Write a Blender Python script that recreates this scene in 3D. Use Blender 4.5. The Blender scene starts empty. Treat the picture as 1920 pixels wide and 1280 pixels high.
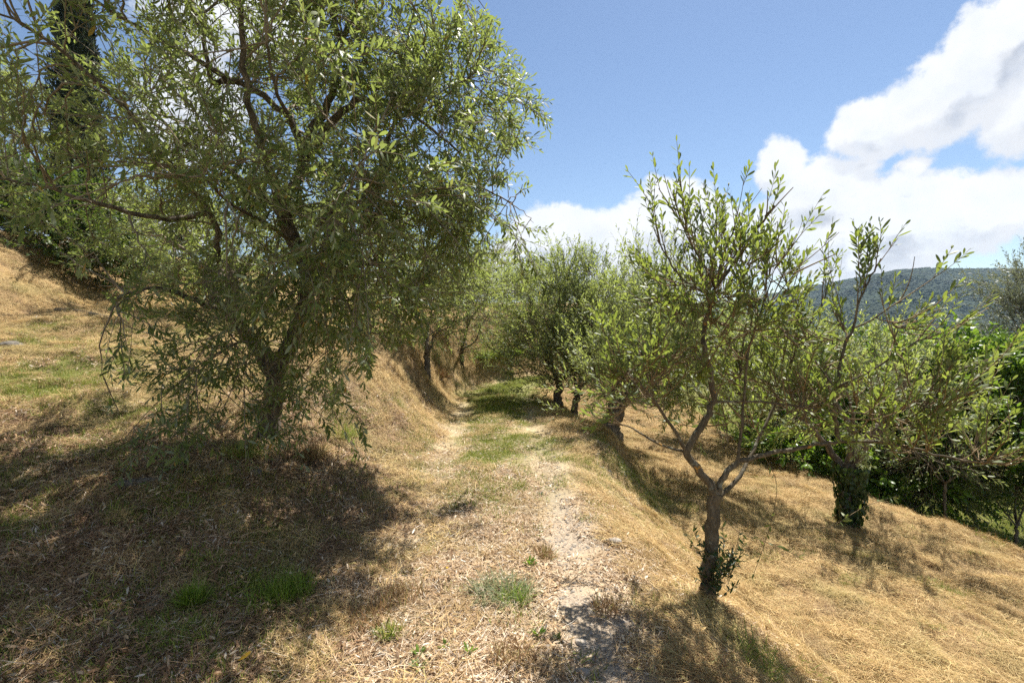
import bpy, math, time
import numpy as np
from mathutils import Vector, Matrix, Euler
T0 = time.time()
SC = bpy.context.scene
COL = SC.collection
R = math.radians
# ------------------------------------------------------------------ camera, light, exposure
EYE = 1.6
F = 960.0                       # focal length in photo pixels (1920 wide) = 18 mm
PITCH = math.atan(40 / F)       # camera looks slightly down
cam = bpy.data.cameras.new('camera'); cam.lens = 18; cam.sensor_width = 36
cam.clip_start = 0.05; cam.clip_end = 9000
camo = bpy.data.objects.new('camera', cam); COL.objects.link(camo)
camo.location = (0, 0, EYE); camo.rotation_euler = (math.pi / 2 - PITCH, 0, 0)
SC.camera = camo
SUN_AZ, SUN_EL = 30.0, 60.0     # degrees right of the view direction, above the horizon
SV = Vector((math.sin(R(SUN_AZ)) * math.cos(R(SUN_EL)), math.cos(R(SUN_AZ)) * math.cos(R(SUN_EL)), math.sin(R(SUN_EL))))
sl = bpy.data.lights.new('sun', 'SUN'); sl.energy = 5.0; sl.angle = R(0.53); sl.color = (1.0, 0.95, 0.87)
so = bpy.data.objects.new('sun', sl); COL.objects.link(so); so.rotation_euler = SV.to_track_quat('Z', 'Y').to_euler()
so.location = (0, 0, 30)
SC.view_settings.view_transform = 'Standard'; SC.view_settings.look = 'None'
SC.view_settings.gamma = 1.0; SC.view_settings.exposure = 1.20; SC.view_settings.use_curve_mapping = False
SC.cycles.max_bounces = 6; SC.cycles.transparent_max_bounces = 8; SC.cycles.volume_bounces = 0; SC.cycles.use_denoising = False; SC.cycles.sample_clamp_indirect = 3.0
SC.cycles.caustics_reflective = False; SC.cycles.caustics_refractive = False
SKY_K = 0.058

def P(px, py, Y):
    """photo pixel + forward distance -> world point"""
    a = (px - 960) / F; b = (640 - py) / F
    cp, sp = math.cos(PITCH), math.sin(PITCH)
    dy = cp + b * sp; dz = -sp + b * cp
    return np.array([a * Y / dy, Y, EYE + dz * Y / dy])
def px2dir(px, py):
    p = P(px, py, 1.0) - np.array([0, 0, EYE]); p /= np.linalg.norm(p)
    return math.atan2(p[0], p[1]), math.asin(p[2])

# ------------------------------------------------------------------ node helper
class NT:
    def __init__(s, tree): s.t = tree; s.n = tree.nodes; s.l = tree.links
    def node(s, typ, **kw):
        n = s.n.new(typ)
        for k, v in kw.items(): setattr(n, k, v)
        return n
    def set(s, sock, v):
        if isinstance(v, bpy.types.NodeSocket): s.l.new(v, sock)
        elif v is not None: sock.default_value = v
    def m(s, op, a, b=None, c=None, clamp=False):
        n = s.n.new('ShaderNodeMath'); n.operation = op; n.use_clamp = clamp
        for i, v in enumerate((a, b, c)):
            if v is not None: s.set(n.inputs[i], v)
        return n.outputs[0]
    def vm(s, op, a, b=None, out=0):
        n = s.n.new('ShaderNodeVectorMath'); n.operation = op
        s.set(n.inputs[0], a)
        if b is not None: s.set(n.inputs[1], b)
        return n.outputs[out]
    def noise(s, vec, scale, detail=4, rough=0.5, dist=0.0, color=False):
        n = s.n.new('ShaderNodeTexNoise'); s.set(n.inputs['Vector'], vec)
        n.inputs['Scale'].default_value = scale; n.inputs['Detail'].default_value = detail
        n.inputs['Roughness'].default_value = rough; n.inputs['Distortion'].default_value = dist
        return n.outputs['Color' if color else 0]
    def ss(s, v, a, b):
        n = s.n.new('ShaderNodeMapRange'); n.interpolation_type = 'SMOOTHSTEP'
        s.set(n.inputs[0], v); n.inputs[1].default_value = a; n.inputs[2].default_value = b
        return n.outputs[0]
    def mr(s, v, a, b, c, d):
        n = s.n.new('ShaderNodeMapRange'); s.set(n.inputs[0], v)
        for i, q in enumerate((a, b, c, d)): n.inputs[i + 1].default_value = q
        return n.outputs[0]
    def mix(s, f, a, b, typ='MIX'):
        n = s.n.new('ShaderNodeMix'); n.data_type = 'RGBA'; n.blend_type = typ
        s.set(n.inputs[0], f)
        for sock, v in ((n.inputs[6], a), (n.inputs[7], b)):
            if isinstance(v, (tuple, list)): v = (*v[:3], 1)
            s.set(sock, v)
        return n.outputs[2]
    def ramp(s, f, stops):
        n = s.n.new('ShaderNodeValToRGB'); s.set(n.inputs[0], f)
        el = n.color_ramp.elements
        while len(el) < len(stops): el.new(0.5)
        for e, (p, c) in zip(el, stops): e.position = p; e.color = (*c, 1)
        return n.outputs[0]

# ------------------------------------------------------------------ world: Nishita sky with cumulus clouds by direction
W = bpy.data.worlds.new('World'); SC.world = W; W.use_nodes = True
w = NT(W.node_tree); w.n.clear()
sky = w.node('ShaderNodeTexSky', sky_type='NISHITA', sun_disc=False)
sky.sun_elevation = R(SUN_EL); sky.sun_rotation = R(SUN_AZ); sky.altitude = 300
sky.air_density = 1.0; sky.dust_density = 0.25; sky.ozone_density = 1.8
tc = w.node('ShaderNodeTexCoord')
CL = [(1860, 120, 150, 95), (1760, 185, 150, 85), (1650, 215, 95, 55), (1935, 60, 90, 80), (1660, 255, 65, 38), (2050, 170, 220, 130),
      (1462, 312, 52, 50), (1545, 362, 130, 70), (1700, 405, 200, 95), (1860, 405, 130, 80), (1500, 440, 260, 90), (1300, 430, 160, 62),
      (1130, 440, 125, 60), (1040, 455, 100, 62), (1160, 500, 240, 80), (1240, 420, 120, 55), (1000, 510, 110, 60), (1610, 485, 170, 50), (1735, 300, 45, 24), (1620, 300, 60, 30),
      (2050, 400, 150, 90), (450, 30, 170, 90), (360, 190, 110, 120), (230, 420, 160, 60), (-250, 60, 200, 110)]
def cloudD(vec):
    """cloud density field evaluated at direction vec"""
    warp = w.vm('SCALE', w.vm('SUBTRACT', w.noise(vec, 5.0, 5, 0.6, color=True), (0.5, 0.5, 0.5)), None)
    warp.node.inputs[3].default_value = 0.13
    v = w.vm('ADD', vec, warp)
    sp = w.node('ShaderNodeSeparateXYZ'); w.l.new(v, sp.inputs[0])
    az = w.m('ARCTAN2', sp.outputs[0], sp.outputs[1]); el = w.m('ARCSINE', sp.outputs[2])
    D = None
    for (px, py, rx, ry) in CL:
        a0, e0 = px2dir(px, py); c = math.cos(a0)
        ra = rx / F * c * c; re = ry / F * c
        q = w.m('MULTIPLY', w.m('SUBTRACT', az, a0), 1 / ra); q2 = w.m('MULTIPLY', w.m('SUBTRACT', el, e0), 1 / re)
        rr = w.m('SQRT', w.m('ADD', w.m('MULTIPLY', q, q), w.m('MULTIPLY', q2, q2)))
        e = w.m('MULTIPLY', w.m('SUBTRACT', 1.0, rr), min(1.0, 0.45 + ry / 120))
        if D is None: D = e
        else:
            n = w.n.new('ShaderNodeMath'); n.operation = 'SMOOTH_MAX'; w.l.new(D, n.inputs[0]); w.l.new(e, n.inputs[1]); n.inputs[2].default_value = 0.25
            D = n.outputs[0]
    f1 = w.noise(vec, 9.0, 12, 0.68)
    # scattered clouds in the sky behind the camera
    back = w.m('MULTIPLY', w.ss(w.m('MULTIPLY', sp.outputs[1], -1.0), -0.1, 0.3), w.m('SUBTRACT', w.noise(vec, 2.2, 6, 0.6), 0.42))
    D = w.m('MAXIMUM', D, w.m('SUBTRACT', w.m('MULTIPLY', back, 3.0), 0.35))
    return w.m('ADD', D, w.m('MULTIPLY', w.m('SUBTRACT', f1, 0.5), 1.35))
d0 = w.vm('NORMALIZE', tc.outputs['Generated'])
D0 = cloudD(d0)
D1 = cloudD(w.vm('NORMALIZE', w.vm('ADD', d0, (0.012, 0.0, 0.045))))
alpha = w.ss(D0, -0.07, 0.20)
alpha = w.m('MULTIPLY', alpha, w.mr(w.noise(d0, 20, 5, 0.6), 0.3, 0.6, 0.85, 1.0))
relief = w.m('SUBTRACT', D0, D1)
shade = w.ss(relief, -0.30, 0.16)
thick = w.ss(D0, 0.3, 0.85)
grey = w.m('MULTIPLY', w.m('SUBTRACT', 1.0, shade), w.m('ADD', 0.28, w.m('MULTIPLY', thick, 0.5)), clamp=True)
grey = w.m('ADD', grey, w.m('MULTIPLY', w.m('MULTIPLY', w.ss(w.noise(d0, 5.5, 6, 0.6), 0.48, 0.66), thick), 0.16), clamp=True)
ccol = w.mix(grey, (0.44, 0.45, 0.465), (0.20, 0.22, 0.26))
ccol = w.mix(1.0, ccol, w.mix(0.0, (1.0 / SKY_K,) * 3, (0, 0, 0)), 'MULTIPLY')
skyc = w.mix(alpha, sky.outputs[0], ccol)
bg = w.node('ShaderNodeBackground'); w.l.new(skyc, bg.inputs[0]); bg.inputs[1].default_value = SKY_K
wo = w.node('ShaderNodeOutputWorld'); w.l.new(bg.outputs[0], wo.inputs[0])
W.cycles.sampling_method = 'MANUAL'; W.cycles.sample_map_resolution = 512

# ------------------------------------------------------------------ numpy helpers
def hash2(ix, iy, seed):
    n = (ix.astype(np.int64) * 374761393 + iy.astype(np.int64) * 668265263 + seed * 1442695041) & 0xffffffff
    n = ((n ^ (n >> 13)) * 1274126177) & 0xffffffff
    n = (n ^ (n >> 16)) & 0xffffffff
    return n / 4294967295.0
def vnoise(x, y, seed=0):
    ix, iy = np.floor(x), np.floor(y); fx, fy = x - ix, y - iy
    fx = fx * fx * (3 - 2 * fx); fy = fy * fy * (3 - 2 * fy)
    a = hash2(ix, iy, seed); b = hash2(ix + 1, iy, seed); c = hash2(ix, iy + 1, seed); d = hash2(ix + 1, iy + 1, seed)
    return (a * (1 - fx) + b * fx) * (1 - fy) + (c * (1 - fx) + d * fx) * fy
def fbm(x, y, sc, oct=4, seed=0, g=0.5):
    v = 0; a = 1; s = 0
    for i in range(oct):
        v = v + a * vnoise(x * sc + 13.7 * i, y * sc + 7.1 * i, seed + i); s += a; a *= g; sc *= 2.03
    return v / s - 0.5
def sst(x, a, b):
    t = np.clip((x - a) / (b - a), 0, 1); return t * t * (3 - 2 * t)
def nrm(v): return v / np.maximum(np.linalg.norm(v, axis=-1, keepdims=True), 1e-9)
def mesh_data(name, V, Fs, mats=None, smooth=False, attrs=None):
    me = bpy.data.meshes.new(name)
    V = np.asarray(V, np.float32).reshape(-1, 3)
    if not isinstance(Fs, (list, tuple)): Fs = [Fs]
    Fs = [np.asarray(f, np.int32) for f in Fs if len(f)]
    me.vertices.add(len(V)); me.vertices.foreach_set('co', V.ravel())
    idx = np.concatenate([f.ravel() for f in Fs]); tot = np.concatenate([np.full(len(f), f.shape[1], np.int32) for f in Fs])
    st = np.concatenate([[0], np.cumsum(tot)[:-1]]).astype(np.int32)
    me.loops.add(len(idx)); me.loops.foreach_set('vertex_index', idx)
    me.polygons.add(len(tot)); me.polygons.foreach_set('loop_start', st); me.polygons.foreach_set('loop_total', tot)
    if smooth: me.polygons.foreach_set('use_smooth', np.ones(len(tot), bool))
    for k, v in (attrs or {}).items():
        at = me.attributes.new(k, 'FLOAT', 'POINT'); at.data.foreach_set('value', np.asarray(v, np.float32))
    me.update(calc_edges=True)
    if mats is not None:
        for m_ in (mats if isinstance(mats, (list, tuple)) else [mats]): me.materials.append(m_)
    return me
def tag(o, label=None, cat=None, group=None, kind=None):
    for k, v in (('label', label), ('category', cat), ('group', group), ('kind', kind)):
        if v: o[k] = v
    return o
def link(name, data, parent=None, loc=None):
    o = bpy.data.objects.new(name, data); COL.objects.link(o)
    if parent is not None: o.parent = parent
    if loc is not None: o.location = loc
    return o
def thing(name, loc, label, cat, group=None, rz=0):
    o = link(name, None, loc=tuple(loc)); o.rotation_euler = (0, 0, rz); o.empty_display_size = 0.2
    return tag(o, label, cat, group)

# ------------------------------------------------------------------ terrain
def xc(y):
    return 0.02 - 0.02 * np.minimum(y, 11.5) + 0.25 * np.maximum(y - 11.5, 0) ** 1.55 * (y < 60) + (y >= 60) * 100
YS = [-50, 0, 2, 5, 7.5, 9.5, 13, 20, 60]
def Hb(y): return np.interp(y, YS, [0.1, .1, .17, .54, 1.0, 1.35, 1.65, 1.9, 2.6])
def Wb(y): return np.interp(y, [-50, 4, 6, 9, 30], [2.3, 2.2, 1.65, 1.05, 1.3])
def redge(y): return 0.80 + 0.62 * np.exp(-((y - 7.3) / 1.35) ** 2)
def edge_x(y): return np.clip(6.25 - 0.26 * (y - 6.5), 5.0, 6.9) + 0.12 * np.sin(y * 1.3)
def height(x, y, detail=True):
    x = np.asarray(x, float); y = np.asarray(y, float)
    x_ = x + 0.18 * fbm(x, y, 0.7, 3, 5) * 2
    c = np.minimum(xc(y), 60.0)
    z = np.zeros_like(x_ + y)
    # left bank + upper terrace + second bank
    d = (c - 0.85) - x_
    t = np.clip(d / Wb(y), 0, 1)
    z = z + Hb(y) * (0.35 * t + 0.65 * t * t * (3 - 2 * t))
    z = z + 0.065 * np.clip(d - Wb(y), 0, 6)
    foot = 8.2 + 0.8 * fbm(x * 0, y, 0.25, 2, 9) * 2 + 0.05 * np.clip(y, 0, 40)
    d2 = -x_ - foot
    z = z + 1.5 * sst(d2, 0, 2.4) + 0.09 * np.clip(d2 - 2.0, 0, 26) + 0.02 * np.clip(d2 - 28, 0, 200)
    # right bank + lower terrace + drop to the green terrace + valley
    s = x_ - (c + redge(y))
    mound = np.exp(-((y - 7.0) / 1.6) ** 2)
    Wr = 1.65 - 0.75 * mound
    z = z - 0.88 * sst(s, -0.12, Wr) - 0.11 * np.clip(s - Wr, 0, 30)
    ed = x_ - edge_x(y)
    z = z - 0.78 * sst(ed, 0, 1.6) - 0.02 * np.clip(ed - 2, 0, 8) - 0.16 * np.clip(ed - 10, 0, 60) - 0.05 * np.clip(ed - 60, 0, 400)
    # far valley in front right
    r = np.hypot(x, y)
    z = z - 0.03 * np.clip(r - 60, 0, 500) * (x > -30 * 0)
    # ruts
    fr = np.exp(-(((x_ - c) - 0.42) / 0.16) ** 2) + 0.8 * np.exp(-(((x_ - c) + 0.6) / 0.18) ** 2)
    z = z - 0.035 * fr * (r < 60)
    if detail:
        k = np.clip(1.5 - r / 40, 0.1, 1)
        onb = sst(np.abs(x_ - c), 0.7, 1.6)
        z = z + fbm(x, y, 1.3, 4, 21) * (0.05 + 0.16 * onb) * k + fbm(x, y, 4.5, 4, 33, 0.6) * (0.03 + 0.085 * onb) * k
        z = z + fbm(x, y, 0.02, 3, 44) * np.clip((r - 40) * 0.1, 0, 20)
    return z
def hz(x, y): return float(height(np.array([x]), np.array([y]))[0])
def gpx(px, py):
    """ground point seen at a photo pixel"""
    ys = np.concatenate([np.arange(1.2, 24, 0.02)]); p1 = P(px, py, 1.0)
    X = p1[0] * ys; Z = EYE + (p1[2] - EYE) * ys; h = height(X, ys); k = np.argmax(h >= Z)
    return np.array([X[k], ys[k], h[k]])
def gnormal(x, y, e=0.06):
    gx = (height(x + e, y) - height(x - e, y)) / (2 * e); gy = (height(x, y + e) - height(x, y - e)) / (2 * e)
    return nrm(np.stack([-gx, -gy, np.ones_like(gx)], -1))
# cover maps (what grows or lies where)
def c_green(x, y):
    c = np.minimum(xc(y), 60)
    strip = 0.85 * np.exp(-((x - c + 0.10) / 0.58) ** 2) * sst(y, 3.3, 5.4) * 1.25
    strip = strip + np.exp(-((x - c - 0.1) / 0.8) ** 2) * sst(y, 8.5, 10.5) * 0.75
    n = fbm(x, y, 1.1, 4, 71) * 2
    terr = 0.35 * sst(-x, 2.6, 4) * (1 - sst(-x, 7.5, 8.5)) * sst(y, 3.5, 6)
    mound = 1.0 * np.exp(-((y - 6.9) / 1.3) ** 2 - ((x - 1.35) / 0.85) ** 2)
    low = sst(x - edge_x(y), 0.5, 1.2) * 1.6
    nb = 0.42 * sst(-x, 0.6, 1.4) * (1 - sst(y, 6, 8))
    far = sst(np.hypot(x, y), 30, 60)
    return np.clip(strip * (0.8 + n) + (terr + mound + nb) * (1 + 1.6 * n) + low + far + np.clip(n - 0.40, 0, 1) * 1.0 + np.clip(fbm(x, y, 2.4, 4, 75) * 2 - 0.33, 0, 1) * 1.3 * sst(np.abs(x), 1.0, 2.0), 0, 1)
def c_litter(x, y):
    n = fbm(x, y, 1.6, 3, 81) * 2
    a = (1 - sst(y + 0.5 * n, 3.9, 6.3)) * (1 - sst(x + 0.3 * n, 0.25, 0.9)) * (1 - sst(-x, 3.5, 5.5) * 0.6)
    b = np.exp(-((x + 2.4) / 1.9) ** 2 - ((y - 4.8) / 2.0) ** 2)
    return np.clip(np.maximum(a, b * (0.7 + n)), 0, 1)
def c_rut(x, y):
    c = np.minimum(xc(y), 60); n = fbm(x, y, 2.0, 3, 95) * 2
    a = np.exp(-((x - c - 0.44) / (0.20 + 0.02 * y * (y < 8))) ** 2) + np.exp(-((x - c + 0.72) / 0.22) ** 2) * sst(y, 4.4, 5.8)
    return np.clip(a * (1 + 1.0 * n) * (y < 15), 0, 1)
def c_gravel(x, y):
    n = fbm(x, y, 2.3, 3, 91) * 2
    a = np.exp(-((x - 0.48) / 0.26) ** 2) * (1 - sst(y, 3.3, 5.0)) + 0.6 * np.exp(-((x - 0.42) / 0.13) ** 2) * (1 - sst(y, 5.5, 8))
    b = 0.5 * np.exp(-((x + 1.6) / 0.7) ** 2 - ((y - 2.4) / 0.5) ** 2)
    return np.clip((a + b) * (1 + 1.5 * n), 0, 1)

# ------------------------------------------------------------------ materials
def mat(name): 
    m_ = bpy.data.materials.new(name); m_.use_nodes = True; t = NT(m_.node_tree); t.n.clear()
    return m_, t
def finish(t, col, rough=0.8, bump=None, bstr=0.5, bdist=0.01, spec=0.3, trans=None, tcol=None):
    p = t.node('ShaderNodeBsdfPrincipled'); t.set(p.inputs['Base Color'], col if isinstance(col, bpy.types.NodeSocket) else (*col, 1))
    t.set(p.inputs['Roughness'], rough); p.inputs['Specular IOR Level'].default_value = spec
    if bump is not None:
        b = t.node('ShaderNodeBump'); b.inputs['Strength'].default_value = bstr; b.inputs['Distance'].default_value = bdist
        t.l.new(bump, b.inputs['Height']); t.l.new(b.outputs[0], p.inputs['Normal'])
    out = p.outputs[0]
    if trans:
        tr = t.node('ShaderNodeBsdfTranslucent'); t.set(tr.inputs[0], tcol)
        mx = t.node('ShaderNodeMixShader'); mx.inputs[0].default_value = trans
        t.l.new(out, mx.inputs[1]); t.l.new(tr.outputs[0], mx.inputs[2]); out = mx.outputs[0]
    o = t.node('ShaderNodeOutputMaterial'); t.l.new(out, o.inputs[0])
def rnd(t):
    g = t.node('ShaderNodeNewGeometry'); oi = t.node('ShaderNodeObjectInfo')
    return t.m('FRACT', t.m('ADD', g.outputs['Random Per Island'], oi.outputs['Random'])), g, oi

def make_leaf_mat(name, stops, under, tr=0.35, tcol=(0.20, 0.26, 0.04), rough=0.5, hue=0.0, sp=0.32):
    m_, t = mat(name); r, g, oi = rnd(t)
    top = t.ramp(r, stops)
    col = t.mix(g.outputs['Backfacing'], top, under)
    tc_ = t.mix(t.m('MULTIPLY', r, 0.5), tcol, t.mix(0.5, tcol, top))
    finish(t, col, rough, spec=sp, trans=tr, tcol=tc_)
    return m_
OL = [(0.0, (0.055, 0.085, 0.028)), (0.35, (0.085, 0.12, 0.034)), (0.7, (0.13, 0.165, 0.045)), (0.975, (0.19, 0.22, 0.055)), (0.985, (0.34, 0.17, 0.03)), (1.0, (0.36, 0.19, 0.03))]
M_OLIVE = make_leaf_mat('olive_leaf', OL, (0.26, 0.29, 0.19), 0.39, (0.31, 0.39, 0.08))
M_OLIVE_Y = make_leaf_mat('young_olive_leaf', [(0, (0.050, 0.085, 0.028)), (0.5, (0.085, 0.125, 0.038)), (1, (0.135, 0.17, 0.05))], (0.19, 0.23, 0.13), 0.38, (0.32, 0.40, 0.05), rough=0.5)
M_OLIVE_F = make_leaf_mat('distant_olive_leaf', [(0, (0.085, 0.12, 0.045)), (0.5, (0.15, 0.185, 0.07)), (1, (0.24, 0.27, 0.12))], (0.30, 0.33, 0.21), 0.40, (0.42, 0.50, 0.10), rough=0.5)
M_SILVER = make_leaf_mat('silver_leaf', [(0, (0.12, 0.14, 0.10)), (1, (0.22, 0.24, 0.17))], (0.28, 0.30, 0.24), 0.25, (0.25, 0.27, 0.12), rough=0.5)
M_BROAD = make_leaf_mat('broad_leaf', [(0, (0.045, 0.10, 0.014)), (0.5, (0.085, 0.155, 0.020)), (1, (0.14, 0.22, 0.03))], (0.11, 0.17, 0.05), 0.38, (0.24, 0.38, 0.03), rough=0.35)
M_LIGHTG = make_leaf_mat('light_leaf', [(0, (0.07, 0.10, 0.025)), (1, (0.15, 0.18, 0.05))], (0.14, 0.17, 0.07), 0.35, (0.28, 0.36, 0.06), rough=0.5)
M_DARKG = make_leaf_mat('dark_broad_leaf', [(0, (0.022, 0.045, 0.010)), (0.5, (0.04, 0.075, 0.014)), (1, (0.09, 0.125, 0.025))], (0.06, 0.09, 0.03), 0.30, (0.16, 0.24, 0.03), rough=0.45)
M_CYP = make_leaf_mat('cypress_leaf', [(0, (0.010, 0.020, 0.010)), (1, (0.022, 0.036, 0.016))], (0.02, 0.03, 0.015), 0.05, (0.03, 0.05, 0.01), rough=0.7)
M_IVY = make_leaf_mat('ivy_leaf', [(0, (0.014, 0.032, 0.012)), (1, (0.04, 0.075, 0.02))], (0.05, 0.08, 0.03), 0.25, (0.08, 0.14, 0.02), rough=0.35)
def make_bark(name, a, b, c, sc=14, lichen=0.0, st=0.9, bd=0.012):
    m_, t = mat(name); tc_ = t.node('ShaderNodeTexCoord'); mp = t.node('ShaderNodeMapping'); t.l.new(tc_.outputs['Object'], mp.inputs[0]); mp.inputs['Scale'].default_value = (1, 1, 0.38)
    v = mp.outputs[0]
    n1 = t.noise(v, sc, 8, 0.65, 0.6); n2 = t.noise(v, sc * 4, 5, 0.6, 1.0)
    col = t.ramp(t.m('ADD', t.m('MULTIPLY', n1, 0.65), t.m('MULTIPLY', n2, 0.35)), [(0.34, a), (0.5, b), (0.68, c)])
    if lichen:
        l = t.ss(t.noise(tc_.outputs['Object'], 9, 5, 0.6), 0.62, 0.68); col = t.mix(t.m('MULTIPLY', l, lichen), col, (0.42, 0.22, 0.045))
        l2 = t.ss(t.noise(tc_.outputs['Object'], 17, 4, 0.6), 0.58, 0.68); col = t.mix(t.m('MULTIPLY', l2, 0.5), col, (0.30, 0.31, 0.24))
    finish(t, col, 0.9, t.m('ADD', n1, t.m('MULTIPLY', n2, 0.5)), st, bd, 0.2)
    return m_
M_BARK = make_bark('olive_bark', (0.04, 0.032, 0.024), (0.13, 0.105, 0.078), (0.30, 0.25, 0.19), 18, 0.0, 1.0, 0.02)
M_BARKY = make_bark('young_olive_bark', (0.04, 0.030, 0.02), (0.10, 0.082, 0.055), (0.21, 0.175, 0.12), 22, 0.9, 0.8, 0.006)
M_TWIG = make_bark('twig_bark', (0.09, 0.075, 0.048), (0.15, 0.12, 0.08), (0.24, 0.20, 0.13), 20)
M_TWIGP = make_bark('pale_twig_bark', (0.14, 0.115, 0.08), (0.23, 0.185, 0.13), (0.34, 0.28, 0.20), 20)
M_TWIGY = make_bark('young_twig_bark', (0.14, 0.10, 0.055), (0.20, 0.145, 0.08), (0.28, 0.21, 0.12), 20)

# ------------------------------------------------------------------ ground mesh
def axis(a, n0, n1, lo, hi):
    u = np.concatenate([-np.linspace(np.arcsinh(-lo / a), 0, n0, endpoint=False), np.linspace(0, np.arcsinh(hi / a), n1)])
    return a * np.sinh(u)
gx = axis(1.6, 250, 250, -1500, 3000); gy = axis(2.2, 60, 330, -40, 3500) + 2.0
GX, GY = np.meshgrid(gx, gy)
GZ = height(GX, GY)
nx, ny = len(gx), len(gy)
V = np.stack([GX, GY, GZ], -1).reshape(-1, 3)
ii = (np.arange(ny - 1)[:, None] * nx + np.arange(nx - 1)[None, :]).ravel()
Q = np.stack([ii, ii + 1, ii + 1 + nx, ii + nx], -1)
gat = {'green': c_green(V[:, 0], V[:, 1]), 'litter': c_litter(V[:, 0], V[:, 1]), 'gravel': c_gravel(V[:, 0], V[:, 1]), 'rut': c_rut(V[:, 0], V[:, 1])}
m_, t = mat('hillside_ground'); tc_ = t.node('ShaderNodeTexCoord'); ob = tc_.outputs['Object']
def att(t, n): a = t.node('ShaderNodeAttribute', attribute_name=n); return a.outputs['Fac']
n1 = t.noise(ob, 1.7, 6, 0.6); n2 = t.noise(ob, 38, 6, 0.7); n3 = t.noise(ob, 140, 4, 0.65, 1.5)
mix23 = t.m('ADD', t.m('MULTIPLY', n2, 0.5), t.m('MULTIPLY', n3, 0.5))
straw = t.ramp(mix23, [(0.32, (0.09, 0.055, 0.024)), (0.47, (0.29, 0.19, 0.078)), (0.62, (0.54, 0.38, 0.17))])
straw = t.mix(t.ss(n1, 0.42, 0.62), straw, (0.30, 0.20, 0.11), 'MIX'); straw.node.inputs[0].default_value = 0.5
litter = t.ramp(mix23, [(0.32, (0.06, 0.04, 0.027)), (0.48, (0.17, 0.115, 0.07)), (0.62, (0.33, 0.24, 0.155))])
grass = t.ramp(mix23, [(0.32, (0.06, 0.075, 0.016)), (0.5, (0.16, 0.18, 0.045)), (0.66, (0.32, 0.29, 0.11))])
gravel = t.ramp(t.noise(ob, 90, 3, 0.5), [(0.35, (0.26, 0.20, 0.145)), (0.65, (0.58, 0.47, 0.35))])
dust = t.ramp(mix23, [(0.34, (0.36, 0.27, 0.17)), (0.6, (0.68, 0.54, 0.37))])
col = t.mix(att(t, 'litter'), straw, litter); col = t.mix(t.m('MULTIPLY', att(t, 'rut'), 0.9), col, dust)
col = t.mix(att(t, 'gravel'), col, gravel); col = t.mix(t.m('MULTIPLY', att(t, 'green'), 0.85), col, grass)
finish(t, col, 0.95, mix23, 0.8, 0.03, 0.15); M_GROUND = m_
cx_ = GX[:-1, :-1]; cy_ = GY[:-1, :-1]
onpath = ((np.abs(cx_ - np.minimum(xc(cy_), 60)) < 0.85 + 0.25 * fbm(cx_, cy_, 1.2, 3, 61)) & (cy_ > -10) & (cy_ < 24)).ravel()
def submesh(name, mask):
    q = Q[mask]; u, inv = np.unique(q, return_inverse=True)
    me = mesh_data(name, V[u], inv.reshape(q.shape), M_GROUND, True, {k: v[u] for k, v in gat.items()})
    return tag(link(name, me), kind='structure')
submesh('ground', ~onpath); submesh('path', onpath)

# ------------------------------------------------------------------ scatter of small ground cover by geometry nodes
def rot_from_normal(n, ang):
    """euler angles of a frame whose z is n, turned by ang about it (vectorised)"""
    t1 = np.stack([np.cos(ang), np.sin(ang), np.zeros_like(ang)], -1)
    x = nrm(t1 - (t1 * n).sum(-1, keepdims=True) * n); y = np.cross(n, x)
    ry = np.arcsin(np.clip(-x[:, 2], -1, 1)); rx = np.arctan2(y[:, 2], n[:, 2]); rz = np.arctan2(x[:, 1], x[:, 0])
    return np.stack([rx, ry, rz], -1)
def scatter(name, pts, rot, scale, variants, seed=0, kind='stuff', mats=None, label=None, cat=None, parent=None):
    rg = np.random.default_rng(seed)
    me = bpy.data.meshes.new(name); me.vertices.add(len(pts)); me.vertices.foreach_set('co', np.asarray(pts, np.float32).ravel())
    a = me.attributes.new('rot', 'FLOAT_VECTOR', 'POINT'); a.data.foreach_set('vector', np.asarray(rot, np.float32).ravel())
    a = me.attributes.new('scl', 'FLOAT', 'POINT'); a.data.foreach_set('value', np.asarray(scale, np.float32))
    a = me.attributes.new('idx', 'INT', 'POINT'); a.data.foreach_set('value', rg.integers(0, len(variants), len(pts)).astype(np.int32))
    col = bpy.data.collections.new(name + '_source')
    for v in variants: col.objects.link(bpy.data.objects.new('source', v))
    ng = bpy.data.node_groups.new(name, 'GeometryNodeTree')
    ng.interface.new_socket('Geometry', in_out='INPUT', socket_type='NodeSocketGeometry'); ng.interface.new_socket('Geometry', in_out='OUTPUT', socket_type='NodeSocketGeometry')
    N = ng.nodes; L = ng.links
    gi = N.new('NodeGroupInput'); go = N.new('NodeGroupOutput'); ip = N.new('GeometryNodeInstanceOnPoints'); ci = N.new('GeometryNodeCollectionInfo')
    ci.inputs['Collection'].default_value = col; ci.inputs['Separate Children'].default_value = True; ci.inputs['Reset Children'].default_value = True
    def na(n_, ty): q = N.new('GeometryNodeInputNamedAttribute'); q.data_type = ty; q.inputs[0].default_value = n_; return q.outputs[0]
    L.new(gi.outputs[0], ip.inputs['Points']); L.new(ci.outputs[0], ip.inputs['Instance']); ip.inputs['Pick Instance'].default_value = True
    L.new(na('idx', 'INT'), ip.inputs['Instance Index']); L.new(na('rot', 'FLOAT_VECTOR'), ip.inputs['Rotation']); L.new(na('scl', 'FLOAT'), ip.inputs['Scale'])
    L.new(ip.outputs[0], go.inputs[0])
    o = link(name, me, parent); md = o.modifiers.new('scatter', 'NODES'); md.node_group = ng
    tag(o, label, cat, None, kind)
    return o
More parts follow.
